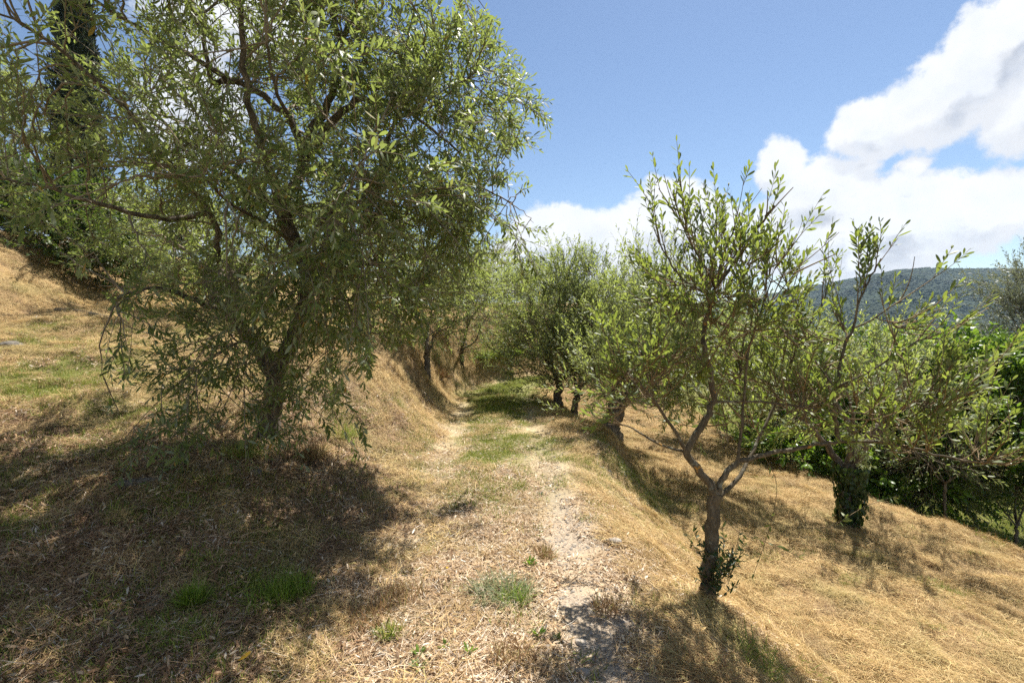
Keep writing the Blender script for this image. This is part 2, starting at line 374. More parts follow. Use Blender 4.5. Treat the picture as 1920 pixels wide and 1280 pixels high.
def blades(n, rad, L, Wd, tilt, rg, bend=0.5, seg=3, flat=0.0, aniso=0.0):
    """n curved ribbons inside a disc; tilt = elevation angle range of each"""
    r = rad * np.sqrt(rg.random(n)); a = rg.random(n) * 2 * np.pi
    b = np.stack([r * np.cos(a), r * np.sin(a), rg.random(n) * flat], -1)
    h = rg.random(n) * 2 * np.pi; h = h * (1 - aniso) + aniso * rg.normal(0, 0.5, n)
    el = rg.uniform(tilt[0], tilt[1], n); Ln = rg.uniform(L[0], L[1], n); Wn = rg.uniform(Wd[0], Wd[1], n)
    d = np.stack([np.cos(h) * np.cos(el), np.sin(h) * np.cos(el), np.sin(el)], -1)
    side = nrm(np.stack([-np.sin(h), np.cos(h), rg.normal(0, 0.5, n)], -1)); up = np.cross(d, side)
    cu = rg.normal(0, bend, n); cv = -np.abs(rg.normal(0, bend, n)) * 0.6
    Vs = []
    for k in range(seg + 1):
        tt = k / seg
        c = b + d * (Ln * tt)[:, None] + side * (cu * Ln * tt * tt)[:, None] * 0.4 + up * 0 + np.array([0, 0, 1]) * (cv * Ln * tt * tt * (el > 0.25))[:, None]
        c[:, 2] = np.maximum(c[:, 2], 0.001)
        wv = Wn * (1 - tt ** 2.5 * 0.9) * 0.5
        Vs += [c - side * wv[:, None], c + side * wv[:, None]]
    Vv = np.stack(Vs, 1); m = Vv.shape[1]
    base = (np.arange(n) * m)[:, None]
    Fq = np.concatenate([base + np.array([2 * k, 2 * k + 1, 2 * k + 3, 2 * k + 2]) for k in range(seg)])
    return Vv.reshape(-1, 3), Fq
def flakes(n, rad, L, asp, rg, thick=0.012, tiltmax=0.5):
    """curled lanceolate flakes (fallen leaves, bark chips)"""
    r = rad * np.sqrt(rg.random(n)); a = rg.random(n) * 2 * np.pi
    b = np.stack([r * np.cos(a), r * np.sin(a), 0.002 + rg.random(n) * thick], -1)
    h = rg.random(n) * 2 * np.pi; el = rg.normal(0, tiltmax * 0.5, n)
    d = np.stack([np.cos(h) * np.cos(el), np.sin(h) * np.cos(el), np.sin(el)], -1)
    nn = nrm(np.stack([rg.normal(0, tiltmax, n), rg.normal(0, tiltmax, n), np.ones(n)], -1))
    return leaf_mesh(b, d, nn, rg.uniform(L[0], L[1], n), rg.uniform(asp[0], asp[1], n), curl=rg.normal(0, 0.18, n))
LT4 = (np.array([[0, 0, 0], [0.27, 0.38, 0.0], [0.27, -0.38, 0.0], [0.74, 0.45, 1], [0.74, -0.45, 1], [1, 0, 2.1]]), np.array([[0, 2, 1], [1, 2, 4], [1, 4, 3], [3, 4, 5]]))
LT8 = (np.array([[0, 0, 0], [0.10, 0, -.1], [0.30, 0.36, .35], [0.30, -0.36, .35], [0.58, 0.50, 1.0], [0.55, 0, .4], [0.58, -0.50, 1.0], [0.84, 0.38, 1.6], [0.84, -0.38, 1.6], [1, 0.04, 2.0]]),
       np.array([[0, 3, 1], [0, 1, 2], [1, 3, 5], [1, 5, 2], [3, 6, 5], [2, 5, 4], [5, 6, 8], [5, 8, 7], [4, 5, 7], [7, 8, 9]]))
LTB = (np.array([[0, 0, 0], [0.2, 0.36, .3], [0.2, -0.36, .3], [0.5, 0.5, .8], [0.5, 0, .2], [0.5, -0.5, .8], [0.8, 0.3, 1.4], [0.8, -0.3, 1.4], [1, 0, 2.0]]),
       np.array([[0, 2, 4], [0, 4, 1], [2, 5, 4], [1, 4, 3], [4, 5, 7], [4, 7, 6], [3, 4, 6], [6, 7, 8]]))
def leaf_mesh(b, d, n, L, asp, tpl=LT4, curl=-0.06):
    n = nrm(n - (n * d).sum(-1, keepdims=True) * d); s = np.cross(n, d)
    tv, tf = tpl; L = np.asarray(L)[:, None]; W_ = L * np.asarray(asp)[:, None]; cu = np.broadcast_to(np.asarray(curl), (len(b),))[:, None]
    Vv = np.stack([b + d * (L * q[0]) + s * (W_ * q[1]) + n * (L * cu * q[2]) for q in tv], 1)
    Ff = (np.arange(len(b)) * len(tv))[:, None, None] + tf[None]
    return Vv.reshape(-1, 3), Ff.reshape(-1, 3)

def cov_mat(name, stops, tr=0.15, rough=0.7, sp=0.3, inst=True):
    m_, t = mat(name); r, g, oi = rnd(t); c = t.ramp(r, stops)
    if inst:
        lc = oi.outputs['Location']
        c = t.mix(t.mr(oi.outputs['Random'], 0, 1, 0, 0.25), c, (0.16, 0.10, 0.055))
        c = t.mix(t.m('MULTIPLY', t.ss(t.noise(lc, 3.5, 4, 0.6), 0.50, 0.66), 0.5), c, (0.17, 0.105, 0.055))
        c = t.mix(t.m('MULTIPLY', t.ss(t.noise(lc, 1.1, 3, 0.6, 0.5), 0.52, 0.68), 0.35), c, (0.26, 0.26, 0.08))
    finish(t, c, rough, spec=sp, trans=tr, tcol=c); return m_
M_STRAW = cov_mat('dry_straw', [(0, (0.27, 0.16, 0.060)), (0.3, (0.46, 0.30, 0.115)), (0.6, (0.61, 0.43, 0.18)), (0.9, (0.74, 0.57, 0.29)), (1, (0.34, 0.33, 0.09))])
M_LITTER = cov_mat('dead_leaf', [(0, (0.13, 0.07, 0.038)), (0.22, (0.36, 0.225, 0.115)), (0.5, (0.60, 0.42, 0.23)), (0.8, (0.74, 0.59, 0.40)), (1, (0.80, 0.74, 0.64))])
M_LITTERD = cov_mat('shade_brown_dead_leaf', [(0, (0.08, 0.040, 0.020)), (0.3, (0.21, 0.115, 0.055)), (0.65, (0.38, 0.225, 0.115)), (0.9, (0.52, 0.37, 0.22)), (1, (0.60, 0.52, 0.42))])  # browner dead leaves, colour also darkened to deepen the big olive's shade
M_GRASS = cov_mat('green_grass', [(0, (0.10, 0.155, 0.012)), (0.5, (0.20, 0.265, 0.025)), (0.8, (0.36, 0.34, 0.07)), (1, (0.42, 0.34, 0.15))], 0.3, 0.55, inst=False)
M_TUFT = cov_mat('fresh_grass', [(0, (0.11, 0.18, 0.012)), (0.6, (0.20, 0.30, 0.025)), (1, (0.30, 0.30, 0.07))], 0.35, 0.5, inst=False)
M_GREYG = cov_mat('grey_green_grass', [(0, (0.08, 0.11, 0.04)), (0.6, (0.16, 0.19, 0.08)), (1, (0.32, 0.30, 0.15))], 0.25, 0.6, inst=False)
M_BROWNT = cov_mat('brown_dry_grass', [(0, (0.20, 0.11, 0.05)), (0.6, (0.36, 0.22, 0.10)), (1, (0.24, 0.24, 0.07))], 0.25, 0.6, inst=False)
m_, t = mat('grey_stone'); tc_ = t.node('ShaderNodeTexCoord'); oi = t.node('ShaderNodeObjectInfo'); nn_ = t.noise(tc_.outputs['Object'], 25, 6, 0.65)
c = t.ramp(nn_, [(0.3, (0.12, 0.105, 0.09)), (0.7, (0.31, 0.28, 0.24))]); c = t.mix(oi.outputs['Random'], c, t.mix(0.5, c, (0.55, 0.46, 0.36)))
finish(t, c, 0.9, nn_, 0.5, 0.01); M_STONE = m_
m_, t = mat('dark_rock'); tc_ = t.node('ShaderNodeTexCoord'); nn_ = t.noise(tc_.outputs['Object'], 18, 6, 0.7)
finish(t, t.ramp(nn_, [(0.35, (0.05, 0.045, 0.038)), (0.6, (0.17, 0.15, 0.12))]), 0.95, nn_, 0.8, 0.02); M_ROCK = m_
rg = np.random.default_rng(3)
def stone_mesh(name, s, seed, sub=2, m=None):
    import bmesh
    bm = bmesh.new(); bmesh.ops.create_icosphere(bm, subdivisions=sub, radius=1)
    q = np.random.default_rng(seed); planes = [(nrm(q.normal(size=3)), q.uniform(0.55, 0.9)) for _ in range(9)]
    for v in bm.verts:
        p = np.array(v.co)
        for n, d in planes:
            e = p @ n - d
            if e > 0: p = p - n * e * 0.9
        v.co = p * np.array(s)
    me = bpy.data.meshes.new(name); bm.to_mesh(me); bm.free(); me.materials.append(m or M_STONE); return me

def pick(n, xr, yr, dens, rg, ypow=1.0, infr=True):
    """sample ground points by a density function, only in and near the view"""
    x = rg.uniform(xr[0], xr[1], n); y = yr[0] + (yr[1] - yr[0]) * rg.random(n) ** ypow
    k = rg.random(n) < dens(x, y)
    if infr: k &= np.abs(x) < 1.06 * y + 0.7
    x, y = x[k], y[k]
    return x, y
def lay(name, x, y, sc, variants, seed, lift=0.0, align=1.0, ang=None, kind='stuff'):
    rg = np.random.default_rng(seed); n = gnormal(x, y, 0.08); n = nrm(n * align + np.array([0, 0, 1]) * (1 - align))
    z = height(x, y); a = rg.random(len(x)) * 2 * np.pi if ang is None else ang
    return scatter(name, np.stack([x, y, z + lift], -1), rot_from_normal(n, a), sc, variants, seed, kind)
hay = []
for k in range(6):
    r_ = np.random.default_rng(100 + k); v, f = blades(190, 0.17, (0.03, 0.14), (0.0015, 0.0036), (-0.05, 0.38), r_, 0.7, 3, 0.03, aniso=0.45)
    hay.append(mesh_data('straw_patch', v, f, M_STRAW))
for k in range(4):
    r_ = np.random.default_rng(120 + k); v, f = blades(90, 0.09, (0.04, 0.12), (0.0014, 0.003), (0.0, 0.95), r_, 0.9, 3, 0.015)
    hay.append(mesh_data('straw_clump', v, f, M_STRAW))
x, y = pick(46000, (-13, 9.5), (1.2, 19), lambda x, y: (1 - 0.9 * c_green(x, y)) * (1 - (0.55 + 0.28 * sst(-x, 0.8, 1.3)) * c_litter(x, y)) * (1 - 0.8 * c_gravel(x, y)) * (1 - 0.9 * c_rut(x, y)) * (1 - 0.8 * sst(x - edge_x(y), 0.6, 1.2)) * np.where((np.abs(x - np.minimum(xc(y), 60)) < 0.8), 0.28, 1), rg, 1.35)
ang = np.where(x > 0.6, 2.5, 0.6) + rg.normal(0, 1.3, len(x)) + fbm(x, y, 1.5, 3, 17) * 5
lay('straw', x, y, rg.uniform(0.6, 1.3, len(x)) * (0.8 + y * 0.022), hay, 1, -0.008 + 0.035 * rg.random(len(x)) ** 2, 1.0, ang)
lit = []
for k in range(6):
    r_ = np.random.default_rng(200 + k)
    v, f = flakes(80, 0.15, (0.012, 0.046), (0.15, 0.34), r_, 0.014, 0.45)
    v2, f2 = blades(55, 0.15, (0.03, 0.13), (0.0018, 0.0032), (-0.03, 0.3), r_, 0.4, 2, 0.02)
    f2t = np.concatenate([f2[:, [0, 1, 2]], f2[:, [0, 2, 3]]])
    lit.append(mesh_data('litter_patch', np.concatenate([v, v2]), np.concatenate([f, f2t + len(v)]), M_LITTER))
x, y = pick(15000, (-8, 2), (1.0, 8.5), lambda x, y: np.clip(c_litter(x, y) + 0.16, 0, 1) * (1 - 0.6 * c_gravel(x, y)) * (1 - 0.8 * c_rut(x, y)), rg, 1.2)
dk = rg.random(len(x)) < 0.85 * sst(-x + 0.35 * fbm(x, y, 1.2, 3, 66) * 2, 0.75, 1.25) * (1 - 0.5 * sst(y, 6, 8))  # share of the darker litter, left of the path where the tree shades
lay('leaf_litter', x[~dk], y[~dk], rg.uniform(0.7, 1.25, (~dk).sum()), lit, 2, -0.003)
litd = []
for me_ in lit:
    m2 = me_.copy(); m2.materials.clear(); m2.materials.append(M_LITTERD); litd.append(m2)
lay('shade_brown_leaf_litter', x[dk], y[dk], rg.uniform(0.7, 1.25, dk.sum()), litd, 12, 0.0)  # same litter patches in browner colour with some tree shade painted in
gr = []
for k in range(5):
    r_ = np.random.default_rng(300 + k); v, f = blades(90, 0.12, (0.02, 0.075), (0.0020, 0.0042), (0.3, 1.4), r_, 0.4, 2, 0.0)
    gr.append(mesh_data('grass_patch', v, f, M_GRASS))
x, y = pick(60000, (-11, 14), (1.2, 18), lambda x, y: np.clip(c_green(x, y) * 0.95 + 0.03, 0, 1) ** 1.1 * (1 - 0.6 * c_gravel(x, y)) * (1 - 0.8 * c_rut(x, y)), rg, 1.1)
lay('short_grass', x, y, rg.uniform(0.6, 1.35, len(x)), gr, 3, 0.004)
gv = [stone_mesh('pebble', (1, 0.8, 0.5), 40 + k, 1) for k in range(5)]
x, y = pick(60000, (-3.5, 2.2), (1.2, 8), lambda x, y: np.clip(c_gravel(x, y) ** 1.2 + 0.06 * c_rut(x, y) + 0.01, 0, 1), rg, 1.2)
lay('gravel', x, y, 0.004 + 0.016 * rg.random(len(x)) ** 2.5, gv, 4, 0.0)

# ------------------------------------------------------------------ tree builder
def crom(pts, k):
    """Catmull-Rom resample to k points"""
    p = np.asarray(pts, float); n = len(p); q = np.concatenate([[2 * p[0] - p[1]], p, [2 * p[-1] - p[-2]]])
    t = np.linspace(0, n - 1 - 1e-6, k); i = t.astype(int); u = (t - i)[:, None]
    a, b, c, d = q[i], q[i + 1], q[i + 2], q[i + 3]
    return 0.5 * ((2 * b) + (-a + c) * u + (2 * a - 5 * b + 4 * c - d) * u ** 2 + (-a + 3 * b - 3 * c + d) * u ** 3)
def tubes(Pn, Rn, sides=4, rough=0.0, rg=None, cap=True):
    """Pn (N,K,3), Rn (N,K) -> verts, quads"""
    N, K, _ = Pn.shape
    T = np.empty_like(Pn); T[:, 1:-1] = Pn[:, 2:] - Pn[:, :-2]; T[:, 0] = Pn[:, 1] - Pn[:, 0]; T[:, -1] = Pn[:, -1] - Pn[:, -2]; T = nrm(T)
    m = nrm(T.mean(1)); ref = np.cross(m, np.where(np.abs(m[:, 2:3]) > 0.9, [[1.0, 0, 0]], [[0, 0, 1.0]])); ref = np.repeat(nrm(ref)[:, None], K, 1)
    U = nrm(ref - (ref * T).sum(-1, keepdims=True) * T); Vv = np.cross(T, U)
    a = np.arange(sides) * 2 * np.pi / sides
    rr = Rn[:, :, None] * np.ones(sides)
    if rough and rg is not None:
        lob = 1 + rough * (0.6 * np.sin(3 * a + rg.random() * 6)[None, None] * np.linspace(1.3, 0.3, K)[None, :, None] + rg.normal(0, 0.35, (N, K, sides)))
        rr = rr * lob
    C = Pn[:, :, None] + U[:, :, None] * (np.cos(a)[None, None, :, None] * rr[..., None]) + Vv[:, :, None] * (np.sin(a)[None, None, :, None] * rr[..., None])
    base = (np.arange(N) * K * sides)[:, None, None]
    k = np.arange(K - 1)[None, :, None] * sides; j = np.arange(sides)[None, None, :]; j2 = (j + 1) % sides
    Qd = np.stack([base + k + j, base + k + j2, base + k + sides + j2, base + k + sides + j], -1).reshape(-1, 4)
    return C.reshape(-1, 3), Qd
def lerp_path(Pn, idx, t):
    K = Pn.shape[1]; f = np.clip(t, 0, 0.9999) * (K - 1); i = f.astype(int); u = (f - i)[:, None]
    a = Pn[idx, i]; b = Pn[idx, i + 1]; return a * (1 - u) + b * u, nrm(b - a)
def in_view(p, m=80):
    d = p - np.array([0, 0, EYE]); cp, sp = math.cos(PITCH), math.sin(PITCH)
    f = d[:, 1] * cp - d[:, 2] * sp; u = d[:, 1] * sp + d[:, 2] * cp
    px = 960 + F * d[:, 0] / np.maximum(f, .01); py = 640 - F * u / np.maximum(f, .01)
    return (f > 0.3) & (px > -m) & (px < 1920 + m) & (py > -m) & (py < 1280 + m)
LEAFN = {}
def tree(name, label, cat, limbs, blobs, nsec, nter, ntwig, nleaf=14, L=(0.05, 0.075), asp=(0.17, 0.22), tl=(0.25, 0.5), terl=(0.4, 0.8),
         up=0.0, droop=0.25, mleaf=None, mbark=None, mtwig=None, seed=1, group=None, nparts=0, tpl=LT4, secr=0.010, base=None, rsurf=0.45,
         ang=(0.6, 1.1), outw=0.5, mind=1.9, leafup=1.0, sides=10, cull=None, tspread=0.8, trunk_name='trunk', cjit=0.7, tipw=0):
    rg = np.random.default_rng(seed); mleaf = mleaf or M_OLIVE; mbark = mbark or M_BARK; mtwig = mtwig or M_TWIG
    base = np.asarray(limbs[0][0][0] if base is None else base, float)
    root = thing(name, base, label, cat, group)
    samp = []; 
    for i, (pts, r0, r1) in enumerate(limbs):
        K = max(8, 4 * len(pts)); p = crom(pts, K)
        jit = rg.normal(0, 1, p.shape) * min(r0, 0.05) * 0.22; jit[0] = 0; jit[-1] = 0; p = p + jit
        tt = np.linspace(0, 1, K); r = r0 + (r1 - r0) * tt ** 0.8
        if i == 0: r = r * (1 + 0.38 * np.exp(-tt * 11)); p[0, 2] -= 0.12
        v, f = tubes(p[None], r[None], 16 if i == 0 else sides, 0.14 if i == 0 else 0.06, rg)
        link(trunk_name if i == 0 else 'branch', mesh_data('limb', v - base, f, mbark, True), root)
        w0 = 0.45 if i == 0 else 0.08
        k = tt >= w0
        tang = nrm(np.gradient(p, axis=0)); samp.append(np.concatenate([p[k], tang[k], r[k][:, None]], 1))
    S = np.concatenate(samp)
    C = np.array([b[0] for b in blobs], float); RR = np.array([b[1] for b in blobs], float)
    wt = np.array([(b[2] if len(b) > 2 else 1.0) for b in blobs]) * RR.prod(1) ** 0.8; wt /= wt.sum()
    bi = rg.choice(len(blobs), nsec * 2, p=wt)
    dv = nrm(rg.normal(size=(nsec * 2, 3))); T_ = C[bi] + RR[bi] * dv * (rg.random((nsec * 2, 1)) ** rsurf)
    ok = np.linalg.norm(T_ - np.array([0, 0, EYE]), axis=1) > mind + 0.35
    if cull is not None: ok &= cull(T_)
    ok &= T_[:, 2] > height(T_[:, 0], T_[:, 1], False) + min(0.15, RR.min() * 0.3)
    if not ok.any(): ok[:] = True
    T_ = T_[ok][:nsec]; bi = bi[ok][:nsec]; n = len(T_)
    cost = np.linalg.norm(T_[:, None] - S[None, :, :3], axis=-1) * (1 + cjit * rg.random((n, len(S))))
    j = cost.argmin(1); p0 = S[j, :3]; t0 = S[j, 3:6]; ds = np.linalg.norm(T_ - p0, axis=1, keepdims=True)
    mid = p0 + (T_ - p0) * 0.5 + t0 * ds * 0.18 + np.array([0, 0, 1]) * ds * (0.06 + 0.12 * droop) + rg.normal(0, 0.06, (n, 3)) * ds
    tt = np.linspace(0, 1, 9)[None, :, None]
    SP = (1 - tt) ** 2 * p0[:, None] + 2 * tt * (1 - tt) * mid[:, None] + tt ** 2 * T_[:, None]
    SP[:, 1:] += rg.normal(0, 0.012, SP[:, 1:].shape) * (ds[:, None] + .3)
    r0 = np.minimum(secr * (0.4 + ds), S[j, 6:7] * 0.7 + 0.002); SR = r0 * np.linspace(1, 0.28, 9)[None]
    cen = C[bi]
    ND = len(SP)
    if tipw:
        ex = [crom(np.asarray(p_), 40)[14:][np.linspace(0, 25, 9).astype(int)] for p_, a_, b_ in limbs[1:] if b_ < 0.0055]
        ec = [e_[0] - (e_[-1] - e_[0]) * 0.4 for e_ in ex]
        SP = np.concatenate([SP] + [e_[None] for e_ in ex for _ in range(tipw)]); cen = np.concatenate([cen] + [c_[None] for c_ in ec for _ in range(tipw)])
    def offs(Pp, cnt, lr, t_rng, K, spread, cen_p, rad, drp, tw=1.0):
        idx = rg.integers(0, len(Pp), cnt); t_ = t_rng[0] + (t_rng[1] - t_rng[0]) * rg.random(cnt) ** 0.8
        s, tg = lerp_path(Pp, idx, t_)
        outv = nrm(s - cen_p[idx]); d = nrm(tg * tw + outv * outw + nrm(rg.normal(size=(cnt, 3))) * spread + np.array([0, 0, up]))
        Ln = rg.uniform(lr[0], lr[1], cnt)[:, None]; side = nrm(rg.normal(size=(cnt, 3)))
        q = np.linspace(0, 1, K)[None, :, None]
        path = s[:, None] + d[:, None] * Ln[:, None] * q + (np.array([0, 0, -drp]) * rg.uniform(0.2, 1.3, (cnt, 1)) + side * 0.18)[:, None] * Ln[:, None] * q * q
        path = path + (np.array([0, 0, up * 0.35]))[None, None] * Ln[:, None] * q * q
        keep = np.linalg.norm(path[:, -1] - np.array([0, 0, EYE]), axis=1) > mind
        gz = height(path[:, -1, 0], path[:, -1, 1], False); keep &= path[:, -1, 2] > gz + 0.06
        if cull is not None: keep &= cull(path[:, -1])
        path = path[keep]; return path, cen_p[idx[keep]], (rad[0] + (rad[1] - rad[0]) * np.linspace(0, 1, K))[None] * np.ones((len(path), 1)) * (0.7 + 0.6 * rg.random((len(path), 1)))
    TP, tc2, TR = offs(SP, nter, terl, (0.25, 1), 7, tspread, cen, (0.0050, 0.0022), droop)
    WP, wc, WR = offs(TP, ntwig, tl, (0.1, 1), 6, tspread * 0.85, tc2, (0.0026, 0.0011), droop)
    v1, f1 = tubes(SP[:ND], SR, 5); v2, f2 = tubes(TP, TR, 3); v3, f3 = tubes(WP, WR, 3)
    Vt = np.concatenate([v1, v2, v3]) - base; Ft = np.concatenate([f1, f2 + len(v1), f3 + len(v1) + len(v2)])
    tag(link('twigs', mesh_data('twigs', Vt, Ft, mtwig, True), root), kind='stuff')
    # leaves in opposite pairs along the twigs
    nw = len(WP); idx = np.repeat(np.arange(nw), nleaf); k = np.tile(np.arange(nleaf), nw); pair = k // 2
    t_ = 0.06 + 0.94 * (pair + 0.6) / (nleaf / 2) + rg.normal(0, 0.015, len(idx)); drop = rg.random(len(idx)) < 0.9
    idx, k, pair, t_ = idx[drop], k[drop], pair[drop], t_[drop]
    s, tg = lerp_path(WP, idx, t_)
    ref = nrm(np.cross(tg, np.array([0.31, 0.17, 0.93]))); r2 = np.cross(tg, ref)
    ph = rg.random(nw)[idx] * 6.28 + pair * np.pi / 2 + (k % 2) * np.pi + rg.normal(0, 0.35, len(idx))
    rad = ref * np.cos(ph)[:, None] + r2 * np.sin(ph)[:, None]
    al = rg.uniform(ang[0], ang[1], len(idx)) * (1 - 0.45 * np.clip(t_, 0, 1)); d = nrm(tg * np.cos(al)[:, None] + rad * np.sin(al)[:, None])
    nv = nrm(np.array([0, 0, leafup]) + rg.normal(0, 0.55, (len(idx), 3)) + tg * 0.25)
    Lf = rg.uniform(L[0], L[1], len(idx)) * (0.5 + 0.62 * rg.random(len(idx)) ** 0.7) * (1 - 0.35 * np.clip(t_, 0, 1) ** 4); As = rg.uniform(asp[0], asp[1], len(idx)); cu = rg.normal(-0.07, 0.06, len(idx))
    s = s + rad * 0.002
    sep = np.zeros(len(idx), bool)
    if nparts:
        dist = np.linalg.norm(s - np.array([0, 0, EYE]), axis=1) / Lf; dist[~in_view(s, -10)] = 1e9
        sep[np.argsort(dist)[:nparts]] = True
        lms = []
        for a_ in (-0.10, -0.05, 0.02):
            vv, ff = leaf_mesh(np.zeros((1, 3)), np.array([[1., 0, 0]]), np.array([[0, 0, 1.]]), np.array([1.0]), np.array([1.0]), LT8, a_)
            lms.append(mesh_data('leaf', vv, ff, mleaf, True))
        nn = nrm(nv - (nv * d).sum(-1, keepdims=True) * d); sd = np.cross(nn, d)
        for q in np.nonzero(sep)[0]:
            o = link('leaf', lms[int(q) % 3], root)
            M = Matrix(((d[q][0], sd[q][0], nn[q][0]), (d[q][1], sd[q][1], nn[q][1]), (d[q][2], sd[q][2], nn[q][2])))
            o.location = s[q] - base; o.rotation_euler = M.to_euler(); o.scale = (Lf[q], Lf[q] * As[q], Lf[q])
    kq = ~sep
    vl, fl = leaf_mesh(s[kq] - base, d[kq], nv[kq], Lf[kq], As[kq], tpl, cu[kq])
    tag(link('crown', mesh_data('crown', vl, fl, mleaf, tpl is not LT4), root), kind='stuff')
    LEAFN[label[:30]] = int(kq.sum())
    return root
def PP(Y, *pts): 
    """pixel polyline at forward distance Y (or per point distance as a third value)"""
    return [P(p[0], p[1], p[2] if len(p) > 2 else Y) for p in pts]
def gbase(px, py, Y):
    p = P(px, py, Y); return np.array([p[0], p[1], hz(p[0], p[1])])

# ------------------------------------------------------------------ the big olive on the left bank
b0 = gbase(505, 840, 5.0)
def lowleft(p):
    # drooping branches stop short of the open terrace on the far left
    q = p[:, 0] / p[:, 1]; e = (p[:, 2] - EYE) / p[:, 1]          # bearing and slope from the path
    return ~((e < 0.14 - 0.42 * (q + 0.98)) & (q < -0.80)) & ~((q < -0.80) & (e < 0.0)) & (q < 0.08) & ~((q > -0.27) & (e < -0.06)) & ~((q > -0.13) & (e < 0.03)) & ~((e > 0.42) & (q > 0.08 - 0.72 * (e - 0.42)))
tree('olive_tree', 'large old olive tree with wide drooping crown on the left bank beside the path', 'tree',
     [([b0] + PP(5.0, (512, 760), (530, 680), (572, 575), (575, 500, 4.95), (540, 430, 4.9), (525, 385, 4.85)), 0.092, 0.066),
      (PP(4.85, (525, 385), (560, 330), (566, 277), (532, 210), (431, 150, 4.7), (395, 150, 4.6), (375, 67, 4.5), (350, -30, 4.5)), 0.05, 0.012),
      (PP(4.85, (525, 385), (500, 300, 4.6), (470, 200, 4.3), (455, 60, 4.1), (430, -60, 4.0)), 0.05, 0.014),
      (PP(5.0, (512, 700), (470, 635), (435, 590), (400, 555), (388, 525), (408, 470), (395, 400, 4.8), (330, 320, 4.5), (250, 230, 4.2)), 0.075, 0.014),
      (PP(5.0, (435, 590), (360, 560, 4.7), (290, 540, 4.4), (220, 560, 4.1)), 0.035, 0.009),
      (PP(4.9, (566, 300), (640, 210), (700, 185, 5.0), (777, 218, 5.1), (860, 285, 5.2)), 0.045, 0.010),
      (PP(4.9, (575, 490), (640, 460), (705, 400), (712, 320), (740, 230, 4.7), (800, 120, 4.5)), 0.042, 0.010),
      (PP(4.95, (575, 520), (650, 500, 5.3), (740, 490, 5.7), (830, 480, 6.0)), 0.034, 0.009),
      (PP(4.9, (566, 277), (620, 180, 4.8), (640, 80, 4.7), (690, -40, 4.6), (720, -120, 4.6)), 0.045, 0.012),
      (PP(4.9, (505, 660), (470, 640, 4.6), (420, 650, 4.2)), 0.022, 0.007),
      (PP(4.9, (560, 590), (620, 560, 4.8), (680, 570, 4.7)), 0.024, 0.008),
      (PP(4.85, (525, 390), (440, 330, 5.2), (330, 250, 5.6), (230, 150, 5.9)), 0.04, 0.01),
      (PP(4.6, (395, 400), (300, 410, 4.2), (180, 380, 3.8), (80, 350, 3.6), (-40, 330, 3.5)), 0.026, 0.008),
      (PP(4.5, (330, 320), (230, 200, 4.1), (120, 100, 3.8), (20, 30, 3.6)), 0.024, 0.008),
      (PP(4.7, (431, 150), (330, 90, 4.4), (220, 30, 4.2), (100, -60, 4.0)), 0.026, 0.008),
      (PP(4.9, (560, 320), (560, 260, 4.3), (520, 180, 3.8), (500, 80, 3.5)), 0.026, 0.008),
      (PP(4.9, (575, 480), (590, 430, 4.3), (640, 380, 3.9), (680, 300, 3.7)), 0.024, 0.007),
      (PP(4.9, (545, 450), (500, 420, 4.3), (430, 380, 3.8), (380, 330, 3.5)), 0.022, 0.007),
      (PP(4.8, (640, 80, 4.7), (600, -60, 4.3), (560, -220, 4.0), (500, -330, 3.8)), 0.03, 0.009),
      (PP(4.9, (830, 300, 5.1), (900, 350, 5.2), (960, 380, 5.2)), 0.012, 0.006),
      (PP(4.9, (777, 218), (850, 170, 4.8), (920, 110, 4.7)), 0.014, 0.005)],
     [((-2.25, 4.75, 3.35), (2.3, 1.95, 2.15), 1.0), ((-1.2, 5.0, 3.0), (1.5, 1.4, 1.9), 0.8), ((-0.75, 4.9, 3.2), (0.95, 1.2, 1.5), 0.7),
      ((-3.2, 4.1, 3.0), (1.6, 1.3, 1.35), 0.8), ((-1.6, 4.6, 1.85), (1.1, 1.1, 0.7), 0.7), ((-2.9, 4.4, 1.4), (0.7, 0.8, 0.45), 0.6),
      ((-2.4, 4.4, 1.0), (0.75, 0.7, 0.4), 0.6), ((-3.4, 4.0, 4.3), (1.6, 1.3, 1.1), 0.25), ((-2.2, 5.0, 4.9), (2.0, 1.7, 0.9), 0.8),
      (P(560, 470, 3.6), (0.7, 0.3, 0.5), 1.5), (P(640, 280, 3.7), (0.8, 0.35, 0.6), 1.3), (P(330, 420, 3.4), (0.8, 0.4, 0.5), 1.2), (P(650, 690, 4.7), (0.6, 0.4, 0.3), 1.3), (P(850, 250, 4.9), (0.6, 0.6, 1.0), 1.3), (P(930, 400, 5.2), (0.45, 0.6, 0.6), 1.4), ((-1.9, 3.7, 4.75), (1.5, 1.0, 0.7), 1.6), ((-3.0, 3.5, 4.7), (1.2, 0.8, 0.5), 0.3), (P(490, 700, 4.3), (0.4, 0.3, 0.3), 1.6), (P(330, 700, 4.3), (0.6, 0.4, 0.28), 2.4), (P(610, 730, 4.6), (0.35, 0.35, 0.2), 2.0), (P(230, 620, 4.3), (0.4, 0.4, 0.35), 2.0)],
     370, 1700, 7000, nleaf=14, L=(0.062, 0.10), asp=(0.23, 0.30), tl=(0.18, 0.38), terl=(0.35, 0.75), droop=0.07, up=0.12, ang=(0.75, 1.3), tspread=0.95, mtwig=M_TWIGP, seed=11, nparts=300, mind=2.15, cull=lowleft, secr=0.011)

